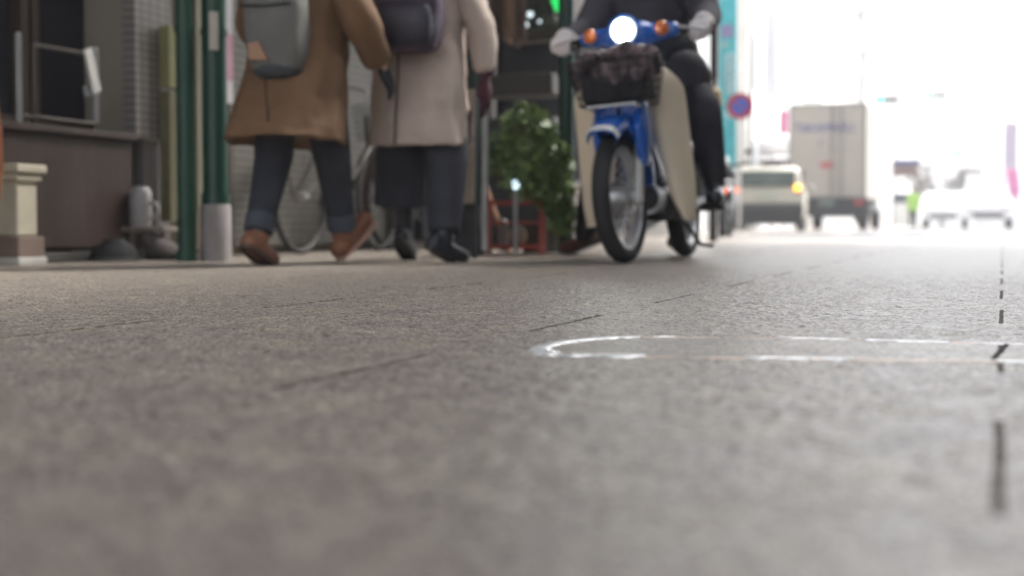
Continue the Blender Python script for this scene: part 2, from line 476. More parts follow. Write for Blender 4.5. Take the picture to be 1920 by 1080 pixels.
# shop 1, dark wooden front
s1 = empty('shop_building', (-4.6, 4.3, 0), label='dark shop at far left with a low brown board wall under tall dark windows', cat='shop')
wbuild(MB().rng(-7.5, -4.42, 2.2, 6.05, 0, 5.1), 'wall', dwall, s1, smooth=False)
Y0, Y1, z0, z1 = wall_rect(-200, 243, 248, 470, -4.0)
wbuild(MB().rng(-4.40, -4.0, 2.6, Y1, 0.06, z1), 'low_wall', wood, s1, smooth=False, bevel=0.006)
wbuild(MB().rng(-4.42, -3.965, 2.6, Y1 + .01, z1 + .002, z1 + 0.03), 'sill', wood2, s1, smooth=False, bevel=0.004)
for (a, c) in ((-200, -70), (-60, 55), (62, 210)):
    y0 = FX(a, 150, -4.3).y; y1 = FX(c, 150, -4.3).y
    fr = MB()
    fr.rng(-4.42, -4.30, y0, y0 + .05, z1 + .03, 2.5); fr.rng(-4.42, -4.30, y1 - .05, y1, z1 + .03, 2.5)
    fr.rng(-4.42, -4.30, y0 + .05, y1 - .05, 2.42, 2.5); fr.rng(-4.42, -4.31, y0 + .05, y1 - .05, z1 + .03, z1 + .10)
    w = wbuild(fr, 'window', wood2, s1, smooth=False)
    wbuild(MB().rng(-4.40, -4.36, y0 + .05, y1 - .05, z1 + .10, 2.42), 'pane', pane_l, w, smooth=False)
y0 = FX(212, 150, -4.25).y; y1 = FX(256, 150, -4.25).y
w = wbuild(MB().rng(-4.42, -4.22, y0, y0 + .04, z1 + .03, 2.5).rng(-4.42, -4.22, y1 - .04, y1, z1 + .03, 2.5).rng(-4.42, -4.23, y0 + .04, y1 - .04, .95, 1.0), 'window', mat('weathered_wood', (0.13, 0.095, 0.08), 0.6), s1, smooth=False)
wbuild(MB().rng(-4.40, -4.34, y0 + .04, y1 - .04, z1 + .1, 2.5), 'pane', mat('grey_curtain_glass', (0.075, 0.07, 0.075), 0.3), w, smooth=False)
# low dark step in front
solo(MB().rng(-4.0, -3.93, 3.6, 6.0, 0.0, 0.045), 'door_step', mat('dark_stone', (0.06, 0.055, 0.05), 0.8), 'low dark stone step along the foot of the brown board wall', 'step', smooth=False, bevel=0.008)

# tiled column, niche, strips
Y0, Y1, _, _ = wall_rect(254, 100, 314, 240, -4.0)
Yn0, Yn1, zn0, zn1 = wall_rect(250, 262, 296, 400, -4.0)
col = empty('tiled_column', (-4.2, (Y0 + Y1) / 2, 0), label='grey small-tiled column between the dark shop and the green posts', cat='column')
wbuild(MB().rng(-4.07, -4.0, Y0, Y1 + .04, zn1 + .01, 5.1), 'tiled_shaft', tile, col, smooth=False)
wbuild(MB().rng(-4.09, -4.02, Y0 + .10, Y1 + .04, 0.0, zn1), 'base', mat('grey_render', (0.17, 0.155, 0.15), 0.75, bump=0.1), col, smooth=False)
wbuild(MB().rng(-4.20, -4.12, Y0 - .03, Y0 + .098, 0.0, zn1), 'niche_back', wood2, col, smooth=False)
ygl = mat('yellow_green_board', (0.19, 0.19, 0.075), 0.6)
Y0, Y1, z0, z1 = wall_rect(317, 50, 337, 165, -3.92)
solo(MB().rng(-3.98, -3.92, Y0, Y1, z0, z1), 'notice_board', ygl, 'narrow upper yellow-green board beside the tiled column', 'board', 'yellow-green boards by the tiled column', smooth=False, bevel=.004)
Y0, Y1, z0, z1 = wall_rect(319, 172, 338, 415, -3.92)
solo(MB().rng(-3.98, -3.92, Y0, Y1, z0, z1), 'notice_board', mat('faded_olive_board', (0.12, 0.112, 0.055), 0.6), 'tall lower olive board beside the tiled column', 'board', 'yellow-green boards by the tiled column', smooth=False, bevel=.004)

# shop 2, behind the walkers: beige and shuttered
s2 = empty('shop_building', (-4.6, 8.2, 0), label='beige shop with ribbed grey shutter behind the two walking women', cat='shop')
wbuild(MB().rng(-7.5, -4.12, 6.08, 9.6, 0, 5.1), 'wall', beige, s2, smooth=False)
wbuild(MB().rng(-4.12, -4.06, 6.95, 9.1, 0.05, 2.6), 'shutter', shut, s2, smooth=False)
for y in (6.55, 6.9, 9.12): wbuild(MB().rng(-4.12, -4.02, y, y + .05, 0.0, 2.7), 'frame_post', mat('bronze_frame', (0.13, 0.115, 0.095), 0.5, 0.3), s2, smooth=False)
wbuild(MB().rng(-4.12, -3.3, 6.2, 9.5, 2.75, 2.85), 'awning', mat('brown_awning', (0.10, 0.07, 0.05), 0.8), s2, smooth=False)
Y0, Y1, z0, z1 = wall_rect(416, -60, 436, 150, -3.95)
po = empty('wall_poster', (-3.97, (Y0 + Y1) / 2, z0), label='narrow white and pink poster beside the thick green post', cat='poster')
wbuild(MB().rng(-3.99, -3.95, Y0, Y1, z0 - .12, z1), 'sheet', mat('white_paper', (0.62, 0.60, 0.62), 0.7), po, smooth=False)
wbuild(MB().rng(-3.948, -3.945, Y0 + .01, Y1 - .01, z0, z0 + .25), 'pink_patch', mat('pink_print', (0.55, 0.30, 0.38), 0.7), po, smooth=False)

# shop 3, goods outside
s3 = empty('shop_building', (-4.6, 11.5, 0), label='shop with dark doorway and a brown cloth awning behind the potted shrub', cat='shop')
wbuild(MB().rng(-7.5, -4.15, 9.62, 14.3, 0, 5.1), 'wall', brick, s3, smooth=False)
wbuild(MB().rng(-4.15, -4.08, 9.8, 11.2, 0.05, 2.2), 'doorway', pane_l, s3, smooth=False)
wbuild(MB().rng(-4.15, -4.04, 11.2, 11.32, 0.0, 2.3), 'frame_post', wood2, s3, smooth=False)
wbuild(MB().rng(-4.15, -4.08, 11.6, 14.0, 0.6, 2.2), 'window', pane_l, s3, smooth=False)
b = MB(); b.prism([(-4.1, 2.7), (-3.0, 2.25), (-3.0, 2.2), (-4.1, 2.64)], 9.7, 14.2); wbuild(b, 'awning', mat('green_awning', (0.03, 0.07, 0.05), 0.8), s3, smooth=False)
# shops 4.. further away
fcs = [(14.32, 19.5, (0.16, 0.15, 0.14), 'narrow grey shop with a wide dark window behind the rider'),
       (19.52, 26.0, (0.24, 0.225, 0.20), 'last pale shop past the arcade roof, set back from the turquoise banner')]
for i, (a, c, colr, lab) in enumerate(fcs):
    s = empty('shop_building', (-4.8, (a + c) / 2, 0), label=lab, cat='shop')
    xo = 1.5 * i
    wbuild(MB().rng(-7.5, -4.35 - xo, a, c, 0, 5.1), 'wall', mat('shop_wall_%d' % i, colr, 0.8, scale=2), s, smooth=False)
    n = 2
    for k in range(n):
        u0 = a + .3 + k * (c - a - .3) / n; u1 = u0 + (c - a - .3) / n - .3
        w = wbuild(MB().rng(-4.35 - xo, -4.27 - xo, u0, u1, .5 * k, 2.4), 'window' if k else 'doorway', wood2, s, smooth=False)
        wbuild(MB().rng(-4.268 - xo, -4.25 - xo, u0 + .08, u1 - .08, .5 * k + .1, 2.3), 'pane', pane_l, w, smooth=False)

# green arcade posts
def post(px, y0, y1, w, X, label, m=GREEN, base=None, grp='green arcade posts', stick=None, cast=None):
    p = G(px, y0); p = Vector((p.x, p.y, 0))
    r = empty('arcade_post', p, rz=YAW * 0, label=label, cat='post', group=grp)
    d = w / F_PX * p.length * 0.97
    zb = 0.0
    if base:
        hb = CAM_H + (420 - base) / F_PX * p.length
        MB().lathe([(d * .62, 0), (d * .62, hb - .01), (d * .56, hb)], n=20).build('concrete_base', CONC, r)
        zb = hb
    b = MB().lathe([(d / 2, zb), (d / 2, 5.0)], n=18)
    b.lathe([(d / 2 + .008, zb), (d / 2 + .008, zb + .05)], n=18).lathe([(d / 2 + .006, 1.02), (d / 2 + .006, 1.05)], n=18)
    b.build('shaft', m, r)
    if stick:
        MB().rng(-.02, .02, -d / 2 - .012, -d / 2 - .004, .95, 1.12).build('sticker', mat('pale_sticker', (.5, .46, .4), .6), r, smooth=False).rotation_euler = (0, 0, R(30))
    return r
post(350, 491, 0, 33, 0, 'slim green arcade post nearest the tiled column', mat('bottle_green_paint', (0.010, 0.055, 0.034), 0.45, var=0.2))
post(405, 490, 0, 47, 0, 'thick green post standing on a round grey concrete base', GREEN, 384, stick=True)
post(894, 478, 0, 20, 0, 'thin dark green post just right of the woman in the pale coat', DGREEN)
post(1061, 475, 0, 30, 0, 'dark green post between the shrub and the motorcycle', DGREEN)
# small steel box between the first two posts
solo(MB().rng(-3.60, -3.55, 5.80, 5.86, .05, 1.25), 'drain_pipe', mat('olive_pipe', (0.16, 0.15, 0.10), .6), 'narrow olive pipe between the two green posts at left', 'pipe', smooth=False, bevel=.01)
solo(MB().tube([PD(909, 470, 7.55), PD(909, -300, 7.55)], .016), 'drain_pipe', ALU, 'thin pale pipe rising beside the thin dark green post', 'pipe')

# chrome rack in front of the windows
p0 = FX(36, 242, -4.04); p1 = FX(180, 242, -4.04); p0.x = p1.x = -3.95
rk = empty('display_rack', ((p0.x + p1.x) / 2, (p0.y + p1.y) / 2, p0.z + .035), label='steel rack of two round-topped posts and a bar on the brown board wall', cat='rack')
zt = FX(36, 66, -4.04).z
for p in (p0, p1):
    wbuild(MB().caps([(p.x - .09, p.y, p.z + .035), (p.x - .09, p.y, zt)], .014), 'upright', mat('dull_steel', (0.34, 0.34, 0.33), .35, .6), rk)
za = FX(100, 90, -4.04).z
wbuild(MB().tube([(-4.04, p0.y + .10, p0.z + .04), (-4.04, p0.y + .10, za), (-4.04, p1.y - .01, za)], .009), 'bar', mat('bronze_bar', (0.10, 0.085, 0.07), .4, .5), rk)
wbuild(MB().tube([(-4.04, p0.y + .02, p0.z + .06), (-4.04, p1.y - .01, p0.z + .06)], .009), 'bar', MATS['bronze_bar'], rk)
# hanging white tag
q = FX(173, 132, -3.88)
tg = empty('paper_tag', q, label='tilted white paper tag clipped near the right-hand rack upright', cat='tag')
b = MB().box((0, 0, 0), (.012, .052, .20), (R(20), 0, 0)); b.build('card', mat('bright_paper', (0.72, 0.70, 0.66), .6), tg, smooth=False)
MB().box((-.015, .0, -.09), (.012, .09, .05), (R(14), 0, 0)).build('clip', mat('grey_clip', (.2, .21, .22), .4), tg, smooth=False, bevel=.004)

# cream bollard at the edge
q = G(28, 497)
bo = empty('stone_bollard', q, label='square cream bollard with a flat cap and brown foot at the left edge', cat='bollard')
hz = CAM_H + (420 - 310) / F_PX * q.length
cr = mat('cream_paint', (0.47, 0.43, 0.33), .6, bump=.1)
MB().box((0, 0, .12 + (hz - .17) / 2), (.13, .13, hz - .17)).build('shaft', cr, bo, bevel=.008, smooth=False)
MB().box((0, 0, hz - .03), (.19, .19, .035)).box((0, 0, hz - .065), (.16, .16, .032)).build('cap', cr, bo, bevel=.006, smooth=False)
MB().box((0, 0, .075), (.17, .17, .085)).build('foot', mat('brown_foot', (.17, .12, .095), .7), bo, bevel=.006, smooth=False)
MB().box((0, 0, .017), (.185, .185, .033)).build('plinth', mat('pale_plinth', (.42, .41, .38), .7), bo, bevel=.006, smooth=False)
q = G(-24, 500)
fl = empty('banner_flag', q, label='red and orange banner edge hanging just inside the left border', cat='banner')
MB().tube([(0, 0, 0), (0, 0, 1.9)], .012).build('pole', ALU, fl)
b = MB(); rr = []
for k in range(12):
    z = .25 + k * .14; rr.append([Vector((.02 + .03 * math.sin(k * .9), .0, z)), Vector((.065 + .008 * math.sin(k * 1.3), .02 * math.sin(k), z))])
for a, c in zip(rr, rr[1:]):
    b.bm.faces.new([b.bm.verts.new(p) for p in (a[0], a[1], c[1], c[0])])
b.build('cloth', mat('red_orange_cloth', (.36, .08, .05), .8, c2=(.42, .26, .10), scale=3), fl, solid=.003)

# things on the pavement under the niche
q = G(275, 486)
st = empty('plant_stand', q, label='small pale stool with splayed legs under the tiled column', cat='stool')
for dx in (-.1, .0, .11): MB().cone((dx, .0, 0), (dx * .8, .0, .13), .012, .014).build('leg', mat('pale_wood', (.22, .18, .15), .6), st)
MB().box((0, 0, .145), (.29, .16, .025)).build('seat', MATS['pale_wood'], st, bevel=.006)
jr = empty('ceramic_jar', q + Vector((-.03, 0, .158)), label='upright pale grey jug standing on the small pale stool', cat='jar')
MB().lathe([(.046, 0), (.052, .02), (.053, .13), (.050, .17), (.038, .19), (.0, .195)], n=24).build('vessel', mat('grey_glaze', (.34, .335, .33), .35), jr)
MB().torus((.062, 0, .08), .035, .009, 'y').build('handle', MATS['grey_glaze'], jr)
q = G(320, 487)
b = MB(); rr = []
for k in range(9):
    t = k / 8; w = .035 + .045 * math.sin(PI * min(1, t * 1.1 + .05)); h = .13 * (1 - t) ** 1.3 + .02
    rr.append([Vector((-.13 + .30 * t, w * math.cos(a), max(0, h * (0.5 + .5 * math.sin(a))))) for a in [2 * PI * j / 12 for j in range(12)]])
b.rings(rr); sk = b.build('sack', mat('crumpled_sack', (.085, .07, .068), .8, bump=.6, bscale=14), None, bevel=0); sk.location = q
tag(sk, 'slumped grey-brown sack lying beside the slim green post', 'sack')
q = G(180, 489)
pot = empty('overturned_bowl', q + Vector((.10, .0, 0)), label='dark round bowl upside down at the foot of the board wall', cat='bowl')
MB().lathe([(.105, 0), (.11, .015), (.095, .06), (.05, .09), (.045, .10), (0, .10)], n=26).build('bowl', mat('dark_glaze', (.03, .03, .03), .75), pot)
MB().torus((0, 0, .008), .108, .008, 'z').build('lip', mat('grey_lip', (.07, .07, .07), .6), pot)

# sign board on legs (behind the second woman)
D0 = 7.4
a0 = PD(838, 180, D0); a1 = PD(884, 383, D0)
sb = empty('sign_board', G(862, 484), label='blank beige sign board on two dark legs beside the thin green post', cat='sign')
cx, cy = sb.location.x, sb.location.y
wd = 46 / F_PX * D0 * 1.15
b = MB().box((0, 0, (a0.z + a1.z) / 2), (wd, .02, a0.z - a1.z)); o = b.build('board', mat('beige_board', (.27, .24, .19), .6), sb, smooth=False, bevel=.004)
for s in (-1, 1): MB().rng(s * wd * .48 - .012, s * wd * .48 + .012, .012, .036, 0, a0.z).build('leg', DARK, sb, smooth=False)
MB().box((0, .02, .02), (.05, .22, .03)).build('foot', DARK, sb, smooth=False)
sb.rotation_euler.z = R(10)
q = G(848, 480)
bx = empty('storage_box', q + Vector((-.02, .28, 0)), rz=R(10), label='dark blue-black box under the beige sign board', cat='box')
MB().box((0, 0, .13), (.17, .2, .25)).build('body', mat('dark_blue_plastic', (.02, .022, .03), .5), bx, bevel=.01, smooth=False)
MB().box((0, 0, .267), (.18, .21, .02)).build('lid', DARK, bx, bevel=.006, smooth=False)

# ------------------------------------------------------------------ greenery
def leaf_mat(name, lo, hi):
    m = mat(name, lo, .5, c2=hi, scale=5, var=0)
    return m
LEAF = leaf_mat('conifer_leaves', (0.07, 0.12, 0.04), (0.27, 0.36, 0.13))
BARK = mat('bark', (.08, .06, .045), .9, bump=.4, bscale=30)
def foliage(clumps, nleaf, size, droop=.3, elong=2.2):
    b = MB(); bm = b.bm
    for (c, r) in clumps:
        c = Vector(c)
        for _ in range(nleaf):
            d = Vector((random.gauss(0, 1), random.gauss(0, 1), random.gauss(0, 1))).normalized()
            p = c + Vector((d.x * r[0], d.y * r[1], d.z * r[2])) * (random.random() ** .45)
            ax = (d + Vector((0, 0, -droop)) + Vector((random.uniform(-.5, .5), random.uniform(-.5, .5), random.uniform(-.5, .5)))).normalized()
            sd = ax.cross(Vector((random.uniform(-1, 1), random.uniform(-1, 1), random.uniform(-1, 1)))).normalized()
            s = size * random.uniform(.6, 1.4)
            bm.faces.new([bm.verts.new(v) for v in (p - ax * s * .2, p + sd * s * .5 / elong * 1.6 + ax * s * .35, p + ax * s, p - sd * s * .5 / elong * 1.6 + ax * s * .35)])
    return b
q = PD(1012, 476, 8.5); q.z = 0
sh = empty('potted_shrub', q, label='bushy dark green shrub spreading over its pot beside the dark green post', cat='shrub')
MB().lathe([(.10, 0), (.14, .16), (.15, .17), (.145, .19), (.12, .18), (0, .18)], n=22).build('pot', mat('dark_pot', (.05, .045, .04), .7), sh)
b = MB().caps([(0, 0, .16), (.0, .0, .4), (.03, 0, .7)], [.018, .014, .008])
for k in range(9):
    a = k * 2.4; z = .3 + .05 * k; b.caps([(0, 0, z), (math.cos(a) * .12, math.sin(a) * .12, z + .06)], [.008, .004], n=8)
b.build('trunk', BARK, sh)
cl = []
for (x, y, rx, rz) in ((990, 235, 50, 30), (955, 275, 42, 36), (1010, 280, 52, 40), (970, 320, 48, 36), (1025, 325, 42, 40), (1040, 365, 34, 34), (1052, 400, 22, 30), (1000, 350, 40, 20), (985, 215, 24, 16), (940, 300, 20, 24), (1046, 300, 24, 26)):
    s = 8.0 / F_PX; p = PD(x, y, 8.0 + random.uniform(-.08, .08)) - q
    cl.append((p, (rx * s, rx * s, rz * s)))
foliage(cl, 250, .046, .5).build('foliage', LEAF, sh, smooth=False)
# hanging creeper / bright little globes at the top
q = PD(1010, 30, 10.5)
pb = empty('hanging_planter', q, label='leafy hanging planter box with tiny lamps, behind the left handlebar grip', cat='planter')
foliage([((random.uniform(-.18, .2), random.uniform(-.08, .08), random.uniform(-.06, .3)), (.09, .08, .07)) for _ in range(11)], 110, .04).build('foliage', leaf_mat('pale_leaves', (.03, .05, .03), (.13, .16, .10)), pb, smooth=False)
MB().box((0, 0, -.14), (.5, .18, .10)).build('box', mat('brown_box', (.06, .05, .04), .7), pb, bevel=.01)
for (x, y, s) in ((994, 27, .022), (985, 46, .022), (1012, 40, .012)):
    p = PD(x, y, 10.35) - q
    MB().ell(p, s).build('lamp', mat('tiny_lamp', (.7, .75, .72), .3, emit=(.8, .95, 1.0), es=.35), pb)
q = PD(1046, 0, 9.6)
gl = empty('green_sign_light', q, label='bright green lit pointer sign above the left handlebar grip', cat='sign')
MB().prism([(-.045, .12), (.05, .12), (.05, .0), (.015, -.075), (-.015, -.075), (-.045, .0)], -.02, .02).build('lit_arrow', mat('green_led', (.02, .4, .1), .4, emit=(.02, .65, .12), es=.35), gl, smooth=False, bevel=.004)
MB().rng(-.01, .01, -.01, .01, .12, .5).build('bracket', DARK, gl, smooth=False)

# brown cloth goods hanging from the awning behind the second woman
q = PD(935, 0, 9.6)
gd = empty('garment_rail', q, label='rail of brown and tan cloths hanging over the dark doorway', cat='clothes rail')
MB().tube([(-.28, 0, .42), (.30, 0, .42)], .012).build('rail', DARK, gd)
def cloth(x0, x1, ztop, zbot, ph):
    b = MB(); n = 10; rr = []
    for k in range(7):
        t = k / 6; z = ztop + (zbot - ztop) * t
        ring = [Vector((x0 + (x1 - x0) * (i / (n - 1)) * (.8 + .25 * t) , .02 * math.sin(i * 1.7 + ph) * (1 + t), z + (.03 * math.sin(i * .8 + ph) * t))) for i in range(n)]
        rr.append(ring)
    return b.rings(rr, False, False, closed=False)
for (x0, x1, zb, c, nm, ph) in ((-.20, -.02, -.26, (.16, .115, .095), 'brown_cloth', 0), (-.04, .06, -.22, (.10, .065, .05), 'dark_brown_cloth', 1), (.04, .12, -.27, (.42, .27, .17), 'tan_cloth', 2), (.11, .20, -.3, (.2, .13, .10), 'rust_cloth', 3)):
    cloth(x0, x1, .42, zb, ph).build('cloth', mat(nm, c, .85, scale=9, var=.25), gd, solid=.008)
q = PD(960, 110, 9.8)
sg = empty('shop_counter', Vector((q.x, q.y, 0)), label='dark shop counter and shelf in the doorway beneath the hanging cloths', cat='counter')
MB().box((0, .1, .45), (.62, .25, .9)).build('cabinet', mat('counter_black', (.028, .027, .028), .5), sg, smooth=False, bevel=.01)
MB().box((0, .05, 1.12), (.66, .36, .14)).build('shelf', mat('counter_brown', (.045, .04, .035), .6), sg, smooth=False, bevel=.01)
MB().box((-.31, -.06, .52), (.05, .05, 1.04)).build('leg', wood2, sg, smooth=False)

# red rack with odds and ends
q = G(965, 476)
rr_ = empty('red_crate_rack', q, rz=R(12), label='open red metal rack with bags under the potted shrub', cat='rack')
redp = mat('red_paint', (.36, .055, .035), .5)
W2, H2 = .16, .33
for sx_ in (-1, 1):
    for sy_ in (-.1, .1): MB().rng(sx_ * W2 - .011, sx_ * W2 + .011, sy_ - .011, sy_ + .011, 0, H2).build('upright', redp, rr_, smooth=False)
for z in (.04, .29):
    MB().rng(-W2 + .011, W2 - .011, -.111, -.089, z - .011, z + .011).rng(-W2 + .011, W2 - .011, .089, .111, z - .011, z + .011).build('rail', redp, rr_, smooth=False)
MB().rng(-.149, .149, -.104, -.096, .17, .185).build('front_bar', redp, rr_, smooth=False)
MB().rng(-W2, W2, -.085, .085, .03, .04).build('tray', redp, rr_, smooth=False)
bag = MB().ell((.03, -.03, .10), (.055, .05, .062)).build('cloth_bag', mat('canvas', (.30, .25, .18), .85), None); bag.location = q; tag(bag, 'small tan cloth bag inside the red metal rack', 'bag')
jb = MB().caps([(-.07, 0, .042), (-.07, 0, .17)], .03).build('grey_bottle', mat('grey_plastic', (.2, .2, .2), .4), None); jb.location = q; tag(jb, 'tall grey bottle standing in the red metal rack', 'bottle')
lp = empty('solar_lamp', G(971, 477) + Vector((.02, -.1, 0)), label='small garden lamp with a bright bluish head before the shrub', cat='lamp')
hl = CAM_H + (420 - 348) / F_PX * 8.0
MB().tube([(0, 0, 0), (0, 0, hl - .03)], .012).build('stem', mat('pale_stem', (.45, .45, .47), .3, .4), lp)
MB().ell((0, 0, hl), (.02, .02, .026)).build('bulb', mat('bulb_glow', (.8, .85, .9), .3, emit=(.65, .85, 1), es=.5), lp)
b = MB().box((0, 0, .26), (.022, .03, .56), (0, R(-20), R(10))); stck = b.build('wooden_signpost', mat('orange_wood', (.50, .22, .09), .6, c2=(.62, .42, .28), scale=4), None, smooth=False, bevel=.004)
stck.location = G(925, 475); tag(stck, 'leaning orange-brown wooden board with white top beside the red rack', 'board')
o = MB().box((-.075, -.018, .43), (.03, .012, .13), (0, R(-20), R(10))).build('white_label', WHITEP, stck, smooth=False)
# ------------------------------------------------------------------ wheels and the motorcycle
def wheel(parent, c, rad, tyre, m_rim, nsp=24, hub=.05, hubw=.1, rimd=.022, spoke=.0016, disc=False):
    """axle along local y"""
    w = MB().torus((0, 0, 0), rad - tyre, tyre, 'y', n=44, m=12, sx=1.05)
    t = w.build('wheel', RUBBER, parent); t.location = c
    b = MB(); prof = [(rad - tyre - .006, -tyre * .75), (rad - tyre - rimd, -tyre * .72), (rad - tyre - rimd - .006, -tyre * .3), (rad - tyre - rimd - .006, tyre * .3), (rad - tyre - rimd, tyre * .72), (rad - tyre - .006, tyre * .75)]
    rr = []
    for k in range(49):
        a = 2 * PI * k / 48; rr.append([Vector((r * math.cos(a), y, r * math.sin(a))) for r, y in prof])
    b.rings(rr, False, False, closed=False); b.build('rim', m_rim, t, solid=.003)
    b = MB()
    for k in range(nsp):
        a = 2 * PI * k / nsp; s = 1 if k % 2 else -1; a2 = a + s * .5
        b.tube([(hub * math.cos(a2), s * hubw * .4, hub * math.sin(a2)), ((rad - tyre - rimd) * math.cos(a), 0, (rad - tyre - rimd) * math.sin(a))], spoke, n=5)
    b.build('spokes', m_rim, t)
    MB().lathe([(0, -hubw * .62), (.014, -hubw * .62), (.016, -hubw * .5), (hub, -hubw * .42), (hub * 1.03, 0), (hub, hubw * .42), (.016, hubw * .5), (.014, hubw * .62), (0, hubw * .62)], n=24, axis='y').build('hub', ALU, t)
    return t

bf = G(1168, 494)
WR = .283
moto = empty('motorcycle', (bf.x + .018, bf.y + 1.21, 0), rz=R(-90 - .4), label='blue and cream step-through motorcycle with lit headlight, ridden toward the camera', cat='motorcycle')
LEAN = R(4.2)
moto.rotation_euler = Euler((0, 0, R(-90)))
# lean: roll about the line between the tyre contacts (local x axis)
moto.rotation_euler = (Matrix.Rotation(R(-90), 3, 'Z') @ Matrix.Rotation(LEAN, 3, 'X')).to_euler()
def mpart(b, name, m, parent=moto, **k): return b.build(name, m, parent, **k)
RIM = mat('polished_rim', (.66, .67, .69), .35, .75)
fw = wheel(moto, (1.21, 0, WR), WR, .037, RIM, 36, .068, .12, .036, .0026)
rw = wheel(moto, (0, 0, WR), WR, .040, RIM, 36, .066, .13, .036, .0026)
# front fork
for s in (-1, 1):
    f = mpart(MB().cone((1.21, s * .078, WR - .02), (1.135, s * .078, WR + .24), .024, .021).caps([(1.21, s * .07, WR), (1.215, s * .08, WR - .015)], .026), 'fork_leg', mat('silver_paint', (.50, .50, .48), .4, .3))
    mpart(MB().cone((1.135, s * .078, WR + .24), (1.045, s * .074, WR + .52), .017), 'fork_tube', ALU, f)
# front fender: a blue hood over the tyre with side flaps that reach down over the fork
b = MB(); rr = []
for k in range(25):
    a = R(50 + (172 - 50) * k / 24)
    fl_ = .030 + .02 * math.sin(PI * k / 24)
    ring = []
    for j in range(13):
        t = -1 + 2 * j / 12
        rad = WR + .052 - .055 * abs(t) ** 2.6 - (.03 * abs(t) ** 3 if 6 < k < 16 else 0)
        ring.append(Vector((1.21 + rad * math.cos(a), (.066 + .014 * math.sin(PI * k / 24)) * math.sin(t * PI / 2) , WR + .01 + rad * math.sin(a) * 1.03)))
    rr.append(ring)
b.rings(rr, False, False, closed=False)
fen = mpart(b, 'front_fender', BLUE, solid=.004)
for s in (-1, 1):
    poly = [(1.22, WR + .30), (1.17, WR + .13), (1.10, WR + .13), (1.02, WR + .34), (1.05, WR + .42), (1.14, WR + .42)]
    mpart(MB().prism([(x, z) for x, z in poly], s * .074, s * .112), 'fork_cover', BLUE, bevel=.012)
mpart(MB().box((1.10, 0, WR + .385), (.15, .20, .07), (0, R(15), 0)), 'fork_bridge', BLUE, bevel=.02)
# pale edge along the front lip of the fender
b = MB(); rr = []
for k in range(3):
    a = R(50.5 + 2.8 * k); ring = []
    for j in range(13):
        t = -1 + 2 * j / 12
        rad = WR + .057 - .055 * abs(t) ** 2.6
        ring.append(Vector((1.21 + rad * math.cos(a), (.068 + .006 * k / 3) * math.sin(t * PI / 2), WR + .012 + rad * math.sin(a) * 1.03)))
    rr.append(ring)
b.rings(rr, False, False, closed=False); mpart(b, 'fender_trim', WHITEP, fen, solid=.003)
STEER = R(-4.5); SP = Vector((1.09, 0, 0)); SR = Matrix.Rotation(STEER, 3, 'Z')
for o in list(moto.children):
    if o.name.split('.')[0] in ('fork_leg', 'front_fender', 'fork_cover', 'fork_bridge') or o == fw:
        o.location = SP + SR @ (Vector(o.location) - SP); o.rotation_euler.z = STEER
# head tube, frame, engine
mpart(MB().tube([(1.03, 0, .60), (.93, 0, .93)], .035), 'head_tube', BLUE)
mpart(MB().tube([(.96, 0, .74), (.82, 0, .52), (.62, 0, .40), (.42, 0, .40), (.20, 0, .52), (-.05, 0, .62)], [.06, .065, .06, .06, .07, .06]), 'frame', mat('deep_blue_paint', (.008, .035, .13), .3, coat=.5))
en = mpart(MB().ell((.52, 0, .27), (.15, .11, .09)).cone((.55, 0, .27), (.80, 0, .29), .055, .06).box((.42, 0, .26), (.2, .19, .14)), 'engine', mat('engine_metal', (.045, .045, .05), .5, .5), remesh=.012)
for k in range(5): mpart(MB().lathe([(.068, -.003), (.068, .003)], (.66 + .028 * k, 0, .285), axis='x'), 'cooling_fin', ALU, en)
mpart(MB().tube([(.78, -.03, .24), (.72, -.10, .16), (.45, -.14, .14), (.15, -.15, .19), (-.25, -.16, .26)], [.017, .017, .02, .038, .042]), 'exhaust', mat('hot_chrome', (.14, .135, .13), .35, .9))
# leg shield: two cream wings joined high up before the head tube
SHIELD = mat('warm_cream_plastic', (0.78, 0.68, 0.52), 0.4, coat=0.15, var=0.04)
def wing(s):
    b = MB(); rr = []; nv, nu = 18, 8
    for i in range(nv + 1):
        t = i / nv; z = .955 - .78 * t
        inner = .0 if t < .08 else .0 + .15 * ((t - .08) / .92) ** .7
        outer = .07 + .19 * math.sin(min(1, t / .26) * PI / 2) ** .75 - .03 * t + (.03 + .05 * t if s < 0 else -.035 * max(0, 1 - t / .75) - .008)
        if t > .86: inner += .035 * ((t - .86) / .14); outer -= .012 * ((t - .86) / .14)
        ring = []
        for j in range(nu + 1):
            u = j / nu; y = inner + (outer - inner) * u
            x = .95 - .12 * t - .085 * u ** 1.8 + .035 * math.sin(PI * u) - .015 * (1 - math.cos(u * PI)) + (.02 * (u - .85) / .15 if u > .85 else 0)
            zz = z - (.035 * u * u if t < .3 else 0) * (1 - t / .3)
            ring.append(Vector((x, s * y, zz)))
        rr.append(ring)
    return b.rings(rr, False, False, closed=False)
for s in (-1, 1): mpart(wing(s), 'leg_shield', SHIELD, solid=.010, bevel=.003)
mpart(MB().box((.93, 0, .84), (.03, .10, .16), (0, R(-15), 0)), 'shield_centre', SHIELD, bevel=.01)
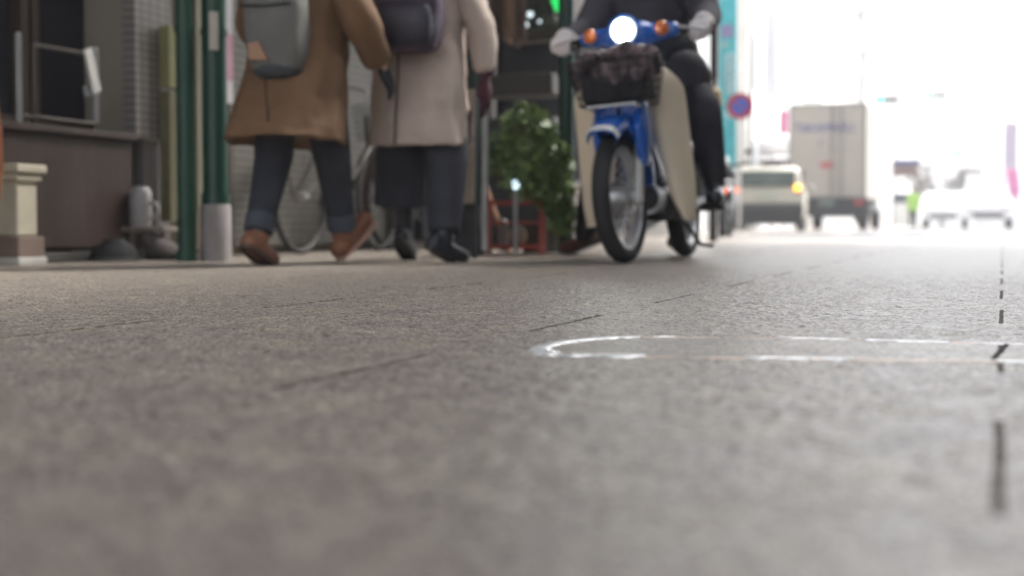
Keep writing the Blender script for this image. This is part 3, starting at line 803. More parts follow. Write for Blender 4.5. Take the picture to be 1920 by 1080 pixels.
# seat, tail, rear fender
mpart(MB().ell((.28, 0, .755), (.27, .125, .05)).ell((.05, 0, .765), (.2, .12, .045)), 'seat', mat('seat_vinyl', (.025, .022, .022), .5), remesh=.012)
b = MB(); rr = []
for (x, w, z0, z1) in ((.52, .05, .42, .56), (.36, .09, .42, .70), (.18, .12, .48, .735), (0, .125, .52, .74), (-.2, .11, .55, .72), (-.36, .06, .58, .68)):
    rr.append([Vector((x, w * math.cos(a), (z0 + z1) / 2 + (z1 - z0) / 2 * math.sin(a))) for a in [2 * PI * k / 16 for k in range(16)]])
b.rings(rr); mpart(b, 'tail_body', BLUE)
b = MB(); rr = []
for k in range(16):
    a = R(20 + 165 * k / 15)
    rr.append([Vector(((WR + .04 - .03 * abs(t) ** 2) * math.cos(a), .07 * math.sin(t * PI / 2), WR + (WR + .04 - .03 * abs(t) ** 2) * math.sin(a))) for t in [-1 + 2 * j / 8 for j in range(9)]])
b.rings(rr, False, False, closed=False); mpart(b, 'rear_fender', MATS['deep_blue_paint'], solid=.004)
mpart(MB().box((-.40, 0, .60), (.05, .09, .07)), 'tail_light', REDL, bevel=.01)
mpart(MB().box((-.18, 0, .80), (.34, .24, .015)).tube([(-.05, .11, .75), (-.35, .11, .80)], .008).tube([(-.05, -.11, .75), (-.35, -.11, .80)], .008), 'rear_carrier', DARK)
for s in (-1, 1):
    mpart(MB().tube([(.0, s * .11, WR), (-.02, s * .11, .62)], .022).torus((0, s * .11, .42), .024, .006, 'z'), 'shock_absorber', ALU)
    mpart(MB().tube([(.48, s * .10, .20), (.47, s * .19, .235)], .010).cone((.47, s * .19, .235), (.47, s * .30, .235), .020), 'foot_peg', RUBBER)
mpart(MB().tube([(.42, .10, .22), (.0, .10, WR)], [.035, .035]), 'chain_case', DARK)
mpart(MB().tube([(.56, .13, .22), (.70, .17, .25)], .008).box((.71, .18, .255), (.03, .05, .02)), 'gear_pedal', DARK)
mpart(MB().tube([(.42, .10, .17), (.30, .14, .06), (.28, .20, .05)], .010), 'side_stand', DARK)
# handlebar cover, grips, lamps
HX, HZ = .90, 1.015
hb = mpart(MB().ell((HX, 0, HZ), (.085, .14, .075)).caps([(HX - .01, -.20, HZ + .01), (HX, 0, HZ), (HX - .01, .20, HZ + .01)], [.036, .06, .036]), 'handlebar_cover', BLUE, remesh=.008)
for s in (-1, 1):
    mpart(MB().cone((HX - .01, s * .20, HZ + .01), (HX - .07, s * .345, HZ + .005), .016, .017), 'grip', RUBBER)
    t = mpart(MB().ell((0, 0, 0), (.026, .029, .033)).torus((0, 0, 0), .029, .004, 'x'), 'turn_signal', ORANGE); t.location = (HX + .06, s * .165, HZ + .012)
    mpart(MB().tube([(HX - .02, s * .22, HZ + .03), (HX + .05, s * .24, HZ + .01), (HX + .02, s * .35, HZ - .005)], .006), 'brake_lever', ALU)
hl_ = mpart(MB().lathe([(.030, -.05), (.060, -.02), (.072, .02), (.074, .035), (.068, .04)], (HX + .06, 0, HZ + .015), axis='x'), 'headlight', BLUE)
LAMP = mat('lit_headlamp', (.9, .9, .9), .2, emit=(.75, .95, .90), es=.55)
CORE = mat('headlamp_filament_glow', (.9, .9, .9), .2, emit=(.93, 1.0, .98), es=34)
mpart(MB().lathe([(0, .052), (.03, .050), (.055, .043), (.066, .034)], (HX + .06, 0, HZ + .015), axis='x'), 'lens', LAMP, hl_)
mpart(MB().lathe([(0, .058), (.02, .057), (.036, .0535), (.046, .049)], (HX + .06, 0, HZ + .015), axis='x'), 'lit_centre', CORE, hl_)
# basket with its load
BX = 1.16
bz0, bz1 = .685, .865
wire = mat('black_wire', (.02, .02, .022), .5, .4)
b = MB(); b0, b1 = (.12, .145), (.145, .178)
def rect(z):
    t = (z - bz0) / (bz1 - bz0); hx = b0[0] + (b1[0] - b0[0]) * t; hy = b0[1] + (b1[1] - b0[1]) * t
    return [(BX - hx, -hy, z), (BX + hx, -hy, z), (BX + hx, hy, z), (BX - hx, hy, z), (BX - hx, -hy, z)]
for k in range(6): b.tube(rect(bz0 + (bz1 - bz0) * k / 5), .005 if k in (0, 5) else .0028, n=6)
lo_, hi_ = rect(bz0), rect(bz1)
for e in range(4):
    for k in range(9):
        t = k / 8; p = [Vector(lo_[e]).lerp(Vector(lo_[e + 1]), t), Vector(hi_[e]).lerp(Vector(hi_[e + 1]), t)]
        b.tube(p, .0025, n=5)
for k in range(7):
    y = -b0[1] + 2 * b0[1] * k / 6; b.tube([(BX - b0[0], y, bz0), (BX + b0[0], y, bz0)], .0025, n=5)
bk = mpart(b, 'basket', wire)
mpart(MB().box((BX, 0, bz0 + .072), (.22, .275, .12)), 'basket_liner', mat('black_cloth_liner', (.022, .022, .026), .85, bump=.5, bscale=25), bk, bevel=.02)
mpart(MB().tube([(1.06, -.09, bz0 - .012), (1.30, -.10, bz0 - .012)], .007).tube([(1.06, .09, bz0 - .012), (1.30, .10, bz0 - .012)], .007).tube([(1.30, -.10, bz0 - .012), (1.30, .10, bz0 - .012)], .007).tube([(1.06, 0, .60), (1.22, 0, bz0 - .012)], .009), 'basket_bracket', ALU, bk)
ld = MB()
random.seed(3)
MW = moto.matrix_basis
for k in range(40):
    ld.ell((BX + random.uniform(-.11, .12), random.uniform(-.155, .155), random.uniform(bz0 + .10, bz1 - .01)), (random.uniform(.03, .05), random.uniform(.03, .05), random.uniform(.025, .04)), (random.random(), random.random(), 0), n=10)
for k in range(46):
    y = random.uniform(-.175, .185); z = bz1 - .01 + .085 * (1 - ((y - .02) / .21) ** 2) * random.uniform(.35, 1)
    ld.ell((BX + random.uniform(-.10, .12), y, z), (random.uniform(.022, .042), random.uniform(.022, .042), random.uniform(.018, .032)), (random.random(), random.random(), 0), n=10)
load = ld.build('patterned_cloth_bundle', mat('patterned_cloth', (.03, .027, .032), .85, c2=(.17, .12, .13), scale=26, bump=.6, bscale=40), None, remesh=.010, sm=2)
load.location = moto.location; load.rotation_euler = moto.rotation_euler
tag(load, 'crumpled dark bundle with pinkish specks filling the wire basket of the motorcycle', 'bundle')

# ------------------------------------------------------------------ people
def hand(b, w, d, up, side, s=1.0, curl=.9):
    """adds palm, four unequal bent fingers and a thumb; w wrist, d direction, up = back-of-hand normal, side = thumb side"""
    w, d, up, side = Vector(w), Vector(d).normalized(), Vector(up).normalized(), Vector(side).normalized()
    for k in range(4):
        o = side * (.030 - .019 * k) * s
        b.caps([w + o * .6, w + d * .05 * s + o * .9, w + d * .085 * s + o], [.015 * s, .015 * s, .011 * s], n=8)
        L = (.075, .083, .077, .060)[k] * s; p = w + d * .085 * s + o; a = 0; pts = [p]
        for q, f in enumerate((.45, .32, .23)):
            a += curl * (.5, .8, .6)[q]; p = p + (d * math.cos(a) - up * math.sin(a)) * L * f; pts.append(p)
        b.caps(pts, [.0105 * s, .0095 * s, .0088 * s, .0078 * s], n=8)
    p = w + side * .022 * s + d * .02 * s
    b.caps([p, p + (side * .8 + d * .8 - up * .35).normalized() * .035 * s, p + (side * .45 + d * 1.1 - up * .6).normalized() * .066 * s], [.015 * s, .012 * s, .009 * s], n=8)

def human(root, J, H=1.58, skin=SKIN, hair=HAIR, long_hair=True, hands=True, face=1):
    """J: joint positions in the root's frame; one continuous body"""
    V = {k: Vector(v) for k, v in J.items() if k != 'curl'}
    k = H / 1.6
    b = MB()
    b.caps([V['pelvis'], V['waist'], V['chest'], V['neck']], [.135 * k, .115 * k, .13 * k, .05 * k])
    b.caps([V['neck'], V['head']], [.048 * k, .045 * k])
    fwd = Vector(J.get('face', (0, 1, 0))).normalized(); up = (V['head'] - V['neck']).normalized()
    h = V['head']
    rot = (fwd.to_track_quat('Y', 'Z')).to_euler()
    b.ell(h + up * .015, (.072 * k, .09 * k, .105 * k), rot)
    b.ell(h + fwd * .035 - up * .06, (.045 * k, .05 * k, .045 * k), rot)          # jaw
    b.ell(h + fwd * .092 - up * .015, (.011, .016, .018), rot)                       # nose
    b.ell(h + fwd * .083 - up * .052, (.022, .008, .007), rot)                       # mouth
    rt = fwd.cross(up).normalized()
    for s in (-1, 1):
        b.ell(h + rt * s * .073 * k - up * .005, (.010, .018, .028), rot)
        b.ell(h + fwd * .078 + rt * s * .03 + up * .012, (.017, .008, .009), rot)   # brow / lid
    for s in 'LR':
        b.caps([V['chest'] + (V['sh' + s] - V['chest']) * .5, V['sh' + s], V['el' + s], V['wr' + s]], [.085 * k, .056 * k, .040 * k, .026 * k])
        b.caps([V['hip' + s], V['kn' + s], V['an' + s]], [.088 * k, .056 * k, .037 * k])
        b.caps([V['an' + s], V['toe' + s]], [.030 * k, .017 * k])
        if hands:
            d = V['wr' + s] - V['el' + s]
            up_ = Vector(J.get('hup' + s, ((1 if s == 'R' else -1), 0, 0)))
            sd = Vector(J.get('hsd' + s, tuple(fwd)))
            hand(b, V['wr' + s], J.get('hd' + s, tuple(d)), up_, sd, k, J.get('curl', .9))
    body = b.build('body', skin, root, remesh=.0068, sm=3)
    hb_ = MB().ell(h + up * .035 - fwd * .018, (.083 * k, .096 * k, .098 * k), rot)
    if long_hair:
        hb_.caps([h - fwd * .05, h - fwd * .075 - up * .10, h - fwd * .07 - up * .20], [.085, .07, .045])
        for s in (-1, 1): hb_.caps([h + rt * s * .065, h + rt * s * .07 - up * .14], [.028, .02])
    hb_.build('hair', hair, root, remesh=.009, sm=3)
    return V

def coat(root, rows, m, sleeves, name='coat', seg=48, folds=7, amp=.02, vent=None, seed=1):
    """rows: (z, cx, cy, rx, ry, tilt_back) from the hem up"""
    fine = []
    for a, c in zip(rows, rows[1:]): fine += [tuple(p + (q - p) * t / 4 for p, q in zip(a, c)) for t in range(4)]
    rows = fine + [rows[-1]]
    if vent: vent = (vent[0], vent[1], vent[2] * 4)
    b = MB(); rr = []; n = len(rows)
    for i, (z, cx, cy, rx, ry, tilt) in enumerate(rows):
        ring = []; f = max(0, 1 - i / (n * .7))
        for kk in range(seg):
            a = 2 * PI * kk / seg
            mod = 1 + f * amp / .2 * (.6 * math.sin(folds * a + seed) + .4 * math.sin((folds * 2 + 1) * a + seed * 2.3)) + .012 * math.sin(5 * a + i * .47 + seed)
            e = 2.3; ca, sa = math.cos(a), math.sin(a)
            x = rx * math.copysign(abs(ca) ** (2 / e), ca) * mod; y = ry * math.copysign(abs(sa) ** (2 / e), sa) * mod
            if vent and i < vent[2]:
                da = (a - vent[0] + PI) % (2 * PI) - PI
                if abs(da) < vent[1]: x *= 1 - .10 * (1 - i / vent[2]); y *= 1 - .10 * (1 - i / vent[2])
            ring.append(Vector((cx + x, cy + y, z + tilt * (y / ry) + .004 * math.sin(9 * a + seed))))
        rr.append(ring)
    # inside of the hem
    inner = [Vector((v.x * .94 + rows[0][1] * .06, v.y * .94 + rows[0][2] * .06, v.z + .004)) for v in rr[0]]
    inner2 = [Vector((v.x * .84 + rows[0][1] * .16, v.y * .84 + rows[0][2] * .16, v.z + .05)) for v in rr[0]]
    b.rings([inner2, inner] + rr, True, True)
    for pts, rad in sleeves:
        P = [Vector(p) for p in pts]; Q = []; RR = []
        for k in range(len(P) - 1):
            for t in range(5): Q.append(P[k].lerp(P[k + 1], t / 5)); RR.append((rad[k] + (rad[k + 1] - rad[k]) * t / 5) * (1 + .045 * math.sin((k * 5 + t) * 2.1 + seed)))
        Q.append(P[-1]); RR.append(rad[-1]); b.ell(P[0], rad[0], n=16); b.tube(Q, RR, n=20)
    o = b.build(name, m, root, smooth=True, subsurf=1)
    tx = bpy.data.textures.get('cloth_creases') or bpy.data.textures.new('cloth_creases', 'CLOUDS'); tx.noise_scale = .13; tx.noise_depth = 3
    dm = o.modifiers.new('creases', 'DISPLACE'); dm.texture = tx; dm.strength = .030; dm.mid_level = .5
    return o

def fabric(name, c, var=.12, rough=.85, c2=None):
    return mat(name, c, rough, var=var, scale=7, bump=.35, bscale=26, c2=c2)

def shoe(root, an, toe, m_up, m_sole, boot=.10, w=.040, name='shoe', kn=None):
    an, toe = Vector(an), Vector(toe)
    d = (toe - an); d.normalize(); up = Vector((0, 0, 1)); up = (up - d * up.dot(d)).normalized()
    heel = an - d * .045
    b = MB().caps([heel - up * .018, an + d * .05 - up * .018, toe - up * .010], [w * .95, w * .94, w * .80])
    lg = (Vector(kn) - an).normalized() if kn is not None else Vector((0, 0, 1))
    if boot: b.caps([an, an + lg * boot], [w * 1.08, w * 1.25])
    s = b.build(name, m_up, root, remesh=.006, sm=4)
    bs = MB(); rr = []
    for h in (0, -.016):
        ring = []
        for kk in range(22):
            a = 2 * PI * kk / 22; L = (toe - heel).length / 2 + .038
            c = (toe + heel) / 2
            side = d.cross(up)
            ring.append(c + d * L * math.cos(a) + side * (w * 1.02) * math.copysign(abs(math.sin(a)) ** .7, math.sin(a)) - up * (w * 1.02 + .012) + up * (h + .016))
        rr.append(ring)
    bs.rings(rr); bs.build('sole', m_sole, s)
    return s

# --- woman in the brown coat
w1 = empty('person', (-2.775, 5.345, 0), rz=R(4), label='walking woman in a brown duffel-like coat, rolled jeans and tan ankle boots, grey backpack', cat='person')
J = dict(pelvis=(0, -.01, .84), waist=(0, .0, .98), chest=(0, .03, 1.16), neck=(0, .05, 1.31), head=(0, .075, 1.46), face=(0.1, 1, 0),
         shR=(.155, .03, 1.26), elR=(.265, -.03, 1.02), wrR=(.305, .15, .83), shL=(-.155, .03, 1.26), elL=(-.25, .08, 1.02), wrL=(-.22, .25, .90),
         hipL=(-.085, -.03, .80), knL=(-.085, -.085, .44), anL=(-.090, -.245, .095), toeL=(-.080, -.115, .035),
         hipR=(.08, .02, .80), knR=(.085, .14, .45), anR=(.088, .255, .105), toeR=(.14, .365, .20), curl=.7)
human(w1, J, 1.56, hands=False)
for s in 'LR':
    gb = MB(); hand(gb, J['wr' + s], Vector(J['wr' + s]) - Vector(J['el' + s]), ((1 if s == 'R' else -1), 0, .2), (0, .8, .6), 1.05, .35)
    gb.build('glove', fabric('black_knit', (.018, .018, .022), .3), w1, remesh=.007)
denim = fabric('dark_denim', (.027, .030, .041), .3)
cuff = fabric('denim_turn_up', (.062, .070, .092), .2)
b = MB().caps([J['pelvis'], (-.04, 0, .85), (.04, 0, .85)], [.14, .14, .14])
for s in 'LR': b.caps([J['hip' + s], J['kn' + s], Vector(J['an' + s]).lerp(Vector(J['kn' + s]), .14)], [.105, .080, .056])
b.build('jeans', denim, w1, remesh=.009, sm=4)
for s, dy in (('L', 0), ('R', 0)):
    a = Vector(J['an' + s]); kn = Vector(J['kn' + s]); d = (kn - a).normalized()
    MB().tube([a + d * .045, a + d * .05, a + d * .115, a + d * .12], [.052, .062, .064, .054], n=20).build('turn_up', cuff, w1)
brown = fabric('brown_wool', (.140, .074, .034), c2=(.170, .095, .048))
rows = [(.50, -.03, -.09, .240, .270, -.018), (.56, -.027, -.08, .236, .256, -.014), (.64, -.02, -.062, .228, .236, -.008), (.73, -.012, -.042, .220, .212, 0), (.80, -.006, -.025, .212, .192, 0), (.88, 0, -.01, .205, .175, 0), (1.0, 0, .01, .195, .155, 0), (1.12, 0, .025, .195, .15, 0), (1.22, 0, .03, .18, .135, 0), (1.30, 0, .04, .12, .10, 0), (1.34, 0, .045, .065, .065, 0)]
cR = [(J['shR'], J['elR'], tuple(Vector(J['wrR']).lerp(Vector(J['elR']), .05))), [.088, .082, .058]]
cL = [(J['shL'], J['elL'], tuple(Vector(J['wrL']).lerp(Vector(J['elL']), .05))), [.088, .080, .056]]
c1 = coat(w1, rows, brown, [cR, cL], seed=1.7, folds=6, amp=.016)
MB().caps([(-.08, -.03, 1.30), (0, -.06, 1.27), (.08, -.03, 1.30), (.09, .05, 1.31)], [.05, .06, .05, .045]).build('hood', brown, c1, remesh=.012)
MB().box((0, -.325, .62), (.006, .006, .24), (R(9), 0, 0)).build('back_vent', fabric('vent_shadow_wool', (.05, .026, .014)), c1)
tan = mat('tan_leather', (.25, .105, .055), .5, bump=.2); solem = mat('pale_rubber_sole', (.52, .33, .25), .6)
shoe(w1, J['anL'], J['toeL'], tan, mat('brown_sole', (.09, .05, .035), .7), .06, .043, 'ankle_boot', kn=J['knL'])
shoe(w1, J['anR'], J['toeR'], tan, solem, .06, .045, 'ankle_boot', kn=J['knR'])

def backpack(root, bw, bh, bd, m, m2, seed):
    b = MB(); rr = []
    for i in range(15):
        t = i / 14; z = -bh / 2 + bh * t
        wv = bw / 2 * (.72 + .28 * math.sin(min(1, t * 3.2) * PI / 2)) * (1 if t < .7 else 1 - .42 * ((t - .7) / .3) ** 2)
        dv = bd / 2 * (.80 + .35 * math.sin(PI * (t * .85 + .05))) * (1 if t < .75 else 1 - .45 * ((t - .75) / .25) ** 2)
        rr.append([Vector((wv * math.copysign(abs(math.cos(a)) ** .6, math.cos(a)) * (1 + .02 * math.sin(3 * a + i + seed)), dv * math.copysign(abs(math.sin(a)) ** .6, math.sin(a)) * (1 + .03 * math.sin(4 * a + i * 1.3)), z)) for a in [2 * PI * k / 32 for k in range(32)]])
    b.rings(rr); b.build('bag_body', m, root, subsurf=1)
    return root
bp = empty('backpack', Vector(w1.location) + Vector((.012, -.225, 1.015)), rz=R(2), rx=R(5), label='grey canvas backpack with a tan leather corner worn by the woman in the brown coat', cat='backpack')
gc = fabric('grey_canvas', (.145, .145, .135), .15)
backpack(bp, .25, .50, .17, gc, None, 1)
MB().ell((0, -.005, -.225), (.108, .088, .045)).build('base_panel', fabric('dark_grey_canvas', (.05, .055, .065)), bp)
MB().prism([(-.082, -.185), (-.0, -.19), (-.035, -.115), (-.084, -.12)], -.100, -.080).build('leather_corner', mat('pale_tan_leather', (.36, .21, .13), .6), bp, smooth=False, bevel=.004)
MB().lathe([(.022, -.003), (.022, .003)], (0, -.104, .115), axis='y').build('pink_badge', mat('pink_badge', (.5, .16, .18), .6), bp)
MB().tube([(-.11, -.098, .03), (0, -.106, .022), (.11, -.098, .03)], .005).build('zip', DARK, bp)
for s in (-1, 1): MB().tube([(s * .085, .07, .20), (s * .10, .10, .28), (s * .115, .20, .29), (s * .12, .36, .20), (s * .13, .37, .02), (s * .12, .22, -.12), (s * .10, .09, -.18)], .014, n=8).build('strap', gc, bp)

# --- woman in the pale coat
w2 = empty('person', (-2.475, 5.92, 0), rz=R(9), label='walking woman in a long pale pinkish-beige coat, wide navy trousers and black boots', cat='person')
J2 = dict(pelvis=(0, 0, .86), waist=(0, .01, 1.0), chest=(0, .03, 1.19), neck=(0, .05, 1.35), head=(0, .075, 1.50), face=(-.2, 1, 0),
          shR=(.165, .03, 1.29), elR=(.275, .0, 1.05), wrR=(.295, .03, .83), shL=(-.165, .03, 1.29), elL=(-.25, .06, 1.05), wrL=(-.20, .25, .95),
          hipL=(-.09, .0, .82), knL=(-.11, .10, .45), anL=(-.12, .17, .11), toeL=(-.12, .29, .05),
          hipR=(.09, 0, .82), knR=(.13, -.03, .46), anR=(.14, -.16, .085), toeR=(.21, -.075, .035), hdR=(0, .05, -1), hupR=(1, 0, 0), curl=1.1)
human(w2, J2, 1.60, hands=False)
navy = fabric('navy_cloth', (.030, .031, .042), .3)
b = MB().caps([(-.05, 0, .86), (.05, 0, .86)], .12)
for s, zc, r0, r1 in (('L', .26, .125, .135), ('R', .13, .098, .072)):
    kn = Vector(J2['kn' + s]); an = Vector(J2['an' + s]); e = kn.lerp(an, (kn.z - zc) / (kn.z - an.z))
    b.caps([J2['hip' + s], tuple(kn)], [.105, r0]); b.cone(tuple(kn), tuple(e), r0, r1, n=24)
b.build('trousers', navy, w2, remesh=.010, sm=4)
pale = fabric('pale_pink_wool', (.42, .335, .285), c2=(.50, .405, .35))
rows = [(.515, .01, -.01, .222, .20, .004), (.62, .005, -.01, .216, .19, .003), (.75, 0, -.0, .212, .175, 0), (.90, 0, .0, .208, .16, 0), (1.02, 0, .01, .198, .15, 0), (1.15, 0, .025, .20, .15, 0), (1.25, 0, .03, .19, .14, 0), (1.33, 0, .04, .125, .10, 0), (1.38, 0, .045, .07, .065, 0)]
cR = [(J2['shR'], J2['elR'], tuple(Vector(J2['wrR']).lerp(Vector(J2['elR']), .04))), [.082, .066, .054]]
cL = [(J2['shL'], J2['elL'], tuple(Vector(J2['wrL']).lerp(Vector(J2['elL']), .04))), [.088, .074, .058]]
c2_ = coat(w2, rows, pale, [cR, cL], seed=4.1, folds=5, amp=.018, vent=(R(-20), .28, 3))
b = MB(); b.rings([[Vector((-.055 + .004 * math.sin(z * 9), -.245 + .12 * (z - .5) ** 1.0 * .9, z)), Vector((-.047 + .004 * math.sin(z * 9), -.247 + .12 * (z - .5) * .9, z))] for z in (.515, .65, .8, .95, 1.0)], False, False, closed=False)
b.build('back_vent', fabric('dark_seam_wool', (.10, .075, .07)), c2_, solid=.008)
MB().prism([(.02, .52), (.115, .54), (.045, .68)], .19, .225, 'x').build('open_slit', fabric('coat_lining', (.055, .035, .03)), c2_, smooth=False)
MB().caps([(-.08, -.02, 1.36), (0, -.05, 1.34), (.08, -.02, 1.36), (.06, .08, 1.35), (-.06, .08, 1.35)], .042).build('collar', pale, c2_, remesh=.012)
gb = MB(); hand(gb, J2['wrR'], (0, .06, -1), (1, 0, 0), (0, 1, 0), 1.12, .25); gb.ell(Vector(J2['wrR']) + Vector((-.01, .01, -.075)), (.036, .048, .075)); gb.cone(J2['wrR'], Vector(J2['wrR']) + Vector((0, -.005, .05)), .036, .040)
gb.build('glove', fabric('burgundy_knit', (.055, .012, .024), .3), w2, remesh=.007)
gb = MB(); hand(gb, J2['wrL'], Vector(J2['wrL']) - Vector(J2['elL']), (-1, 0, 0), (0, 0, 1), 1.2, 1.1); gb.build('glove', MATS['burgundy_knit'], w2, remesh=.007)
bkl = mat('black_leather', (.022, .024, .032), .35, bump=.2)
shoe(w2, J2['anR'], J2['toeR'], bkl, BLACKP, .16, .042, 'boot', kn=J2['knR'])
shoe(w2, J2['anL'], J2['toeL'], bkl, BLACKP, .22, .042, 'boot', kn=J2['knL'])
bp2 = empty('backpack', Vector(w2.location) + Vector((.045, -.235, 1.12)), rz=R(9), rx=R(4), label='dark purple rounded backpack worn over the pale coat', cat='backpack')
pc = fabric('purple_nylon', (.062, .040, .070), .2, .55)
backpack(bp2, .30, .44, .18, pc, None, 2)
b = MB(); rr = []
for i in range(7):
    t = i / 6; z = -.19 + .19 * t; rr.append([Vector((.128 * math.copysign(abs(math.cos(a)) ** .5, math.cos(a)) * (.85 + .15 * math.sin(t * PI)), -.075 + .055 * math.copysign(abs(math.sin(a)) ** .6, math.sin(a)) * (.7 + .4 * math.sin(t * PI)), z)) for a in [2 * PI * k / 24 for k in range(24)]])
b.rings(rr).build('front_pocket', fabric('dark_purple_nylon', (.028, .024, .042), .2, .5), bp2, subsurf=1)
MB().box((.05, -.128, -.115), (.022, .006, .010)).build('metal_tab', ALU, bp2, smooth=False)
MB().tube([(-.12, -.125, .0), (0, -.138, .004), (.12, -.125, .0)], .004).build('zip', DARK, bp2)
for s in (-1, 1): MB().tube([(s * .08, .075, .17), (s * .09, .11, .24), (s * .11, .22, .25), (s * .12, .38, .14), (s * .13, .37, -.02), (s * .12, .22, -.14), (s * .10, .09, -.17)], .013, n=8).build('strap', pc, bp2)

# --- rider
rd_ = empty('person', moto.location + Vector((0, 0, 0)), label='motorcycle rider in dark jacket and trousers with pale gloves, feet on the pegs', cat='person')
rd_.rotation_euler = moto.rotation_euler
JR = dict(pelvis=(.30, 0, .90), waist=(.31, 0, 1.06), chest=(.38, 0, 1.26), neck=(.44, 0, 1.43), head=(.48, 0, 1.58), face=(1, 0, -.05),
          shL=(.39, .19, 1.36), elL=(.55, .29, 1.12), wrL=(.77, .325, 1.055), shR=(.39, -.19, 1.36), elR=(.55, -.29, 1.12), wrR=(.77, -.325, 1.055),
          hipL=(.34, .10, .87), knL=(.57, .25, .68), anL=(.47, .262, .335), toeL=(.61, .285, .285),
          hipR=(.34, -.10, .87), knR=(.57, -.235, .68), anR=(.47, -.255, .335), toeR=(.61, -.27, .285),
          hdL=(1, 0, -.15), hdR=(1, 0, -.15), hupL=(0, 0, 1), hupR=(0, 0, 1), hsdL=(0, -1, 0), hsdR=(0, 1, 0), curl=1.6)
human(rd_, JR, 1.68, long_hair=False, hands=False)
jk = fabric('dark_jacket', (.052, .049, .062), .3)
tr = fabric('charcoal_trousers', (.032, .033, .046), .3)
b = MB().caps([(.34, -.07, .90), (.34, .07, .90)], .14)
for s in 'LR': b.caps([JR['hip' + s], JR['kn' + s], Vector(JR['an' + s]) + Vector((0, 0, .05))], [.115, .088, .062])
b.build('trousers', tr, rd_, remesh=.010, sm=4)
b = MB().caps([(.31, 0, .90), (.34, 0, 1.08), (.40, 0, 1.28)], [.18, .18, .175]).caps([(.37, -.1, 1.28), (.37, .1, 1.28)], .14).caps([(.40, 0, 1.35), (.44, 0, 1.44)], [.11, .075])
for s in (-1, 1):
    b.caps([(.30, s * .08, .90), (.46, s * .15, .86)], [.15, .125])
    q = 'L' if s > 0 else 'R'
    b.caps([JR['sh' + q], JR['el' + q], Vector(JR['wr' + q]) - Vector((.03, 0, 0))], [.088, .075, .052])
b.build('jacket', jk, rd_, remesh=.012, sm=4)
gm = fabric('pale_grey_glove', (.60, .57, .57), .08)
for s in 'LR':
    gb = MB(); hand(gb, Vector(JR['wr' + s]) + Vector((.0, 0, 0)), JR['hd' + s], JR['hup' + s], JR['hsd' + s], 1.32, 1.6)
    gb.caps([Vector(JR['wr' + s]) - Vector((.05, 0, 0)), Vector(JR['wr' + s]) + Vector((.05, 0, 0))], [.045, .046])
    gb.build('glove', gm, rd_, remesh=.008, sm=5)
    shoe(rd_, JR['an' + s], JR['toe' + s], bkl, BLACKP, .13, .048, 'boot', kn=JR['kn' + s])
helm = MB().ell((.47, 0, 1.60), (.135, .12, .135)).build('helmet', mat('white_helmet', (.6, .6, .6), .25, coat=.5), rd_)
MB().ell((.50, 0, 1.585), (.125, .105, .075)).build('visor', GLASSD, helm)
MB().caps([(.36, -.08, .99), (.44, 0, .98), (.36, .08, .99)], .13).build('apron', fabric('dark_apron', (.024, .028, .034)), rd_, remesh=.014)

# --- pedestrian behind the motorcycle, walking left
w3 = empty('person', (-1.95, 7.72, 0), rz=R(80), label='person in dark trousers and brown shoes walking left behind the motorcycle', cat='person')
J3 = dict(pelvis=(0, 0, .90), waist=(0, .01, 1.05), chest=(0, .03, 1.26), neck=(0, .05, 1.43), head=(0, .075, 1.59), face=(0, 1, 0),
          shR=(.18, .02, 1.37), elR=(.24, -.06, 1.10), wrR=(.24, .04, .88), shL=(-.18, .02, 1.37), elL=(-.24, .0, 1.10), wrL=(-.24, .02, .84),
          hipL=(-.09, .02, .86), knL=(-.10, .17, .48), anL=(-.10, .235, .095), toeL=(-.10, .37, .045),
          hipR=(.09, -.02, .86), knR=(.10, -.05, .47), anR=(.10, -.27, .20), toeR=(.10, -.19, .075), curl=.6)
human(w3, J3, 1.68, long_hair=False)
b = MB().caps([(-.05, 0, .90), (.05, 0, .90)], .14)
for s in 'LR': b.caps([J3['hip' + s], J3['kn' + s], Vector(J3['an' + s]) + Vector((0, 0, .03))], [.11, .085, .072])
b.build('trousers', fabric('black_trousers', (.014, .015, .02), .3), w3, remesh=.010)
rows = [(.72, 0, -.01, .215, .165, 0), (.85, 0, 0, .21, .16, 0), (1.0, 0, .01, .205, .155, 0), (1.15, 0, .02, .21, .155, 0), (1.30, 0, .03, .205, .145, 0), (1.40, 0, .04, .14, .10, 0), (1.45, 0, .045, .07, .07, 0)]
coat(w3, rows, fabric('grey_jacket', (.05, .05, .06)), [[(J3['sh' + s], J3['el' + s], J3['wr' + s]), [.085, .07, .052]] for s in 'LR'], name='jacket')
brs = mat('red_brown_leather', (.085, .035, .028), .45)
for s in 'LR': shoe(w3, J3['an' + s], J3['toe' + s], brs, BLACKP, .05, .044, kn=J3['kn' + s])

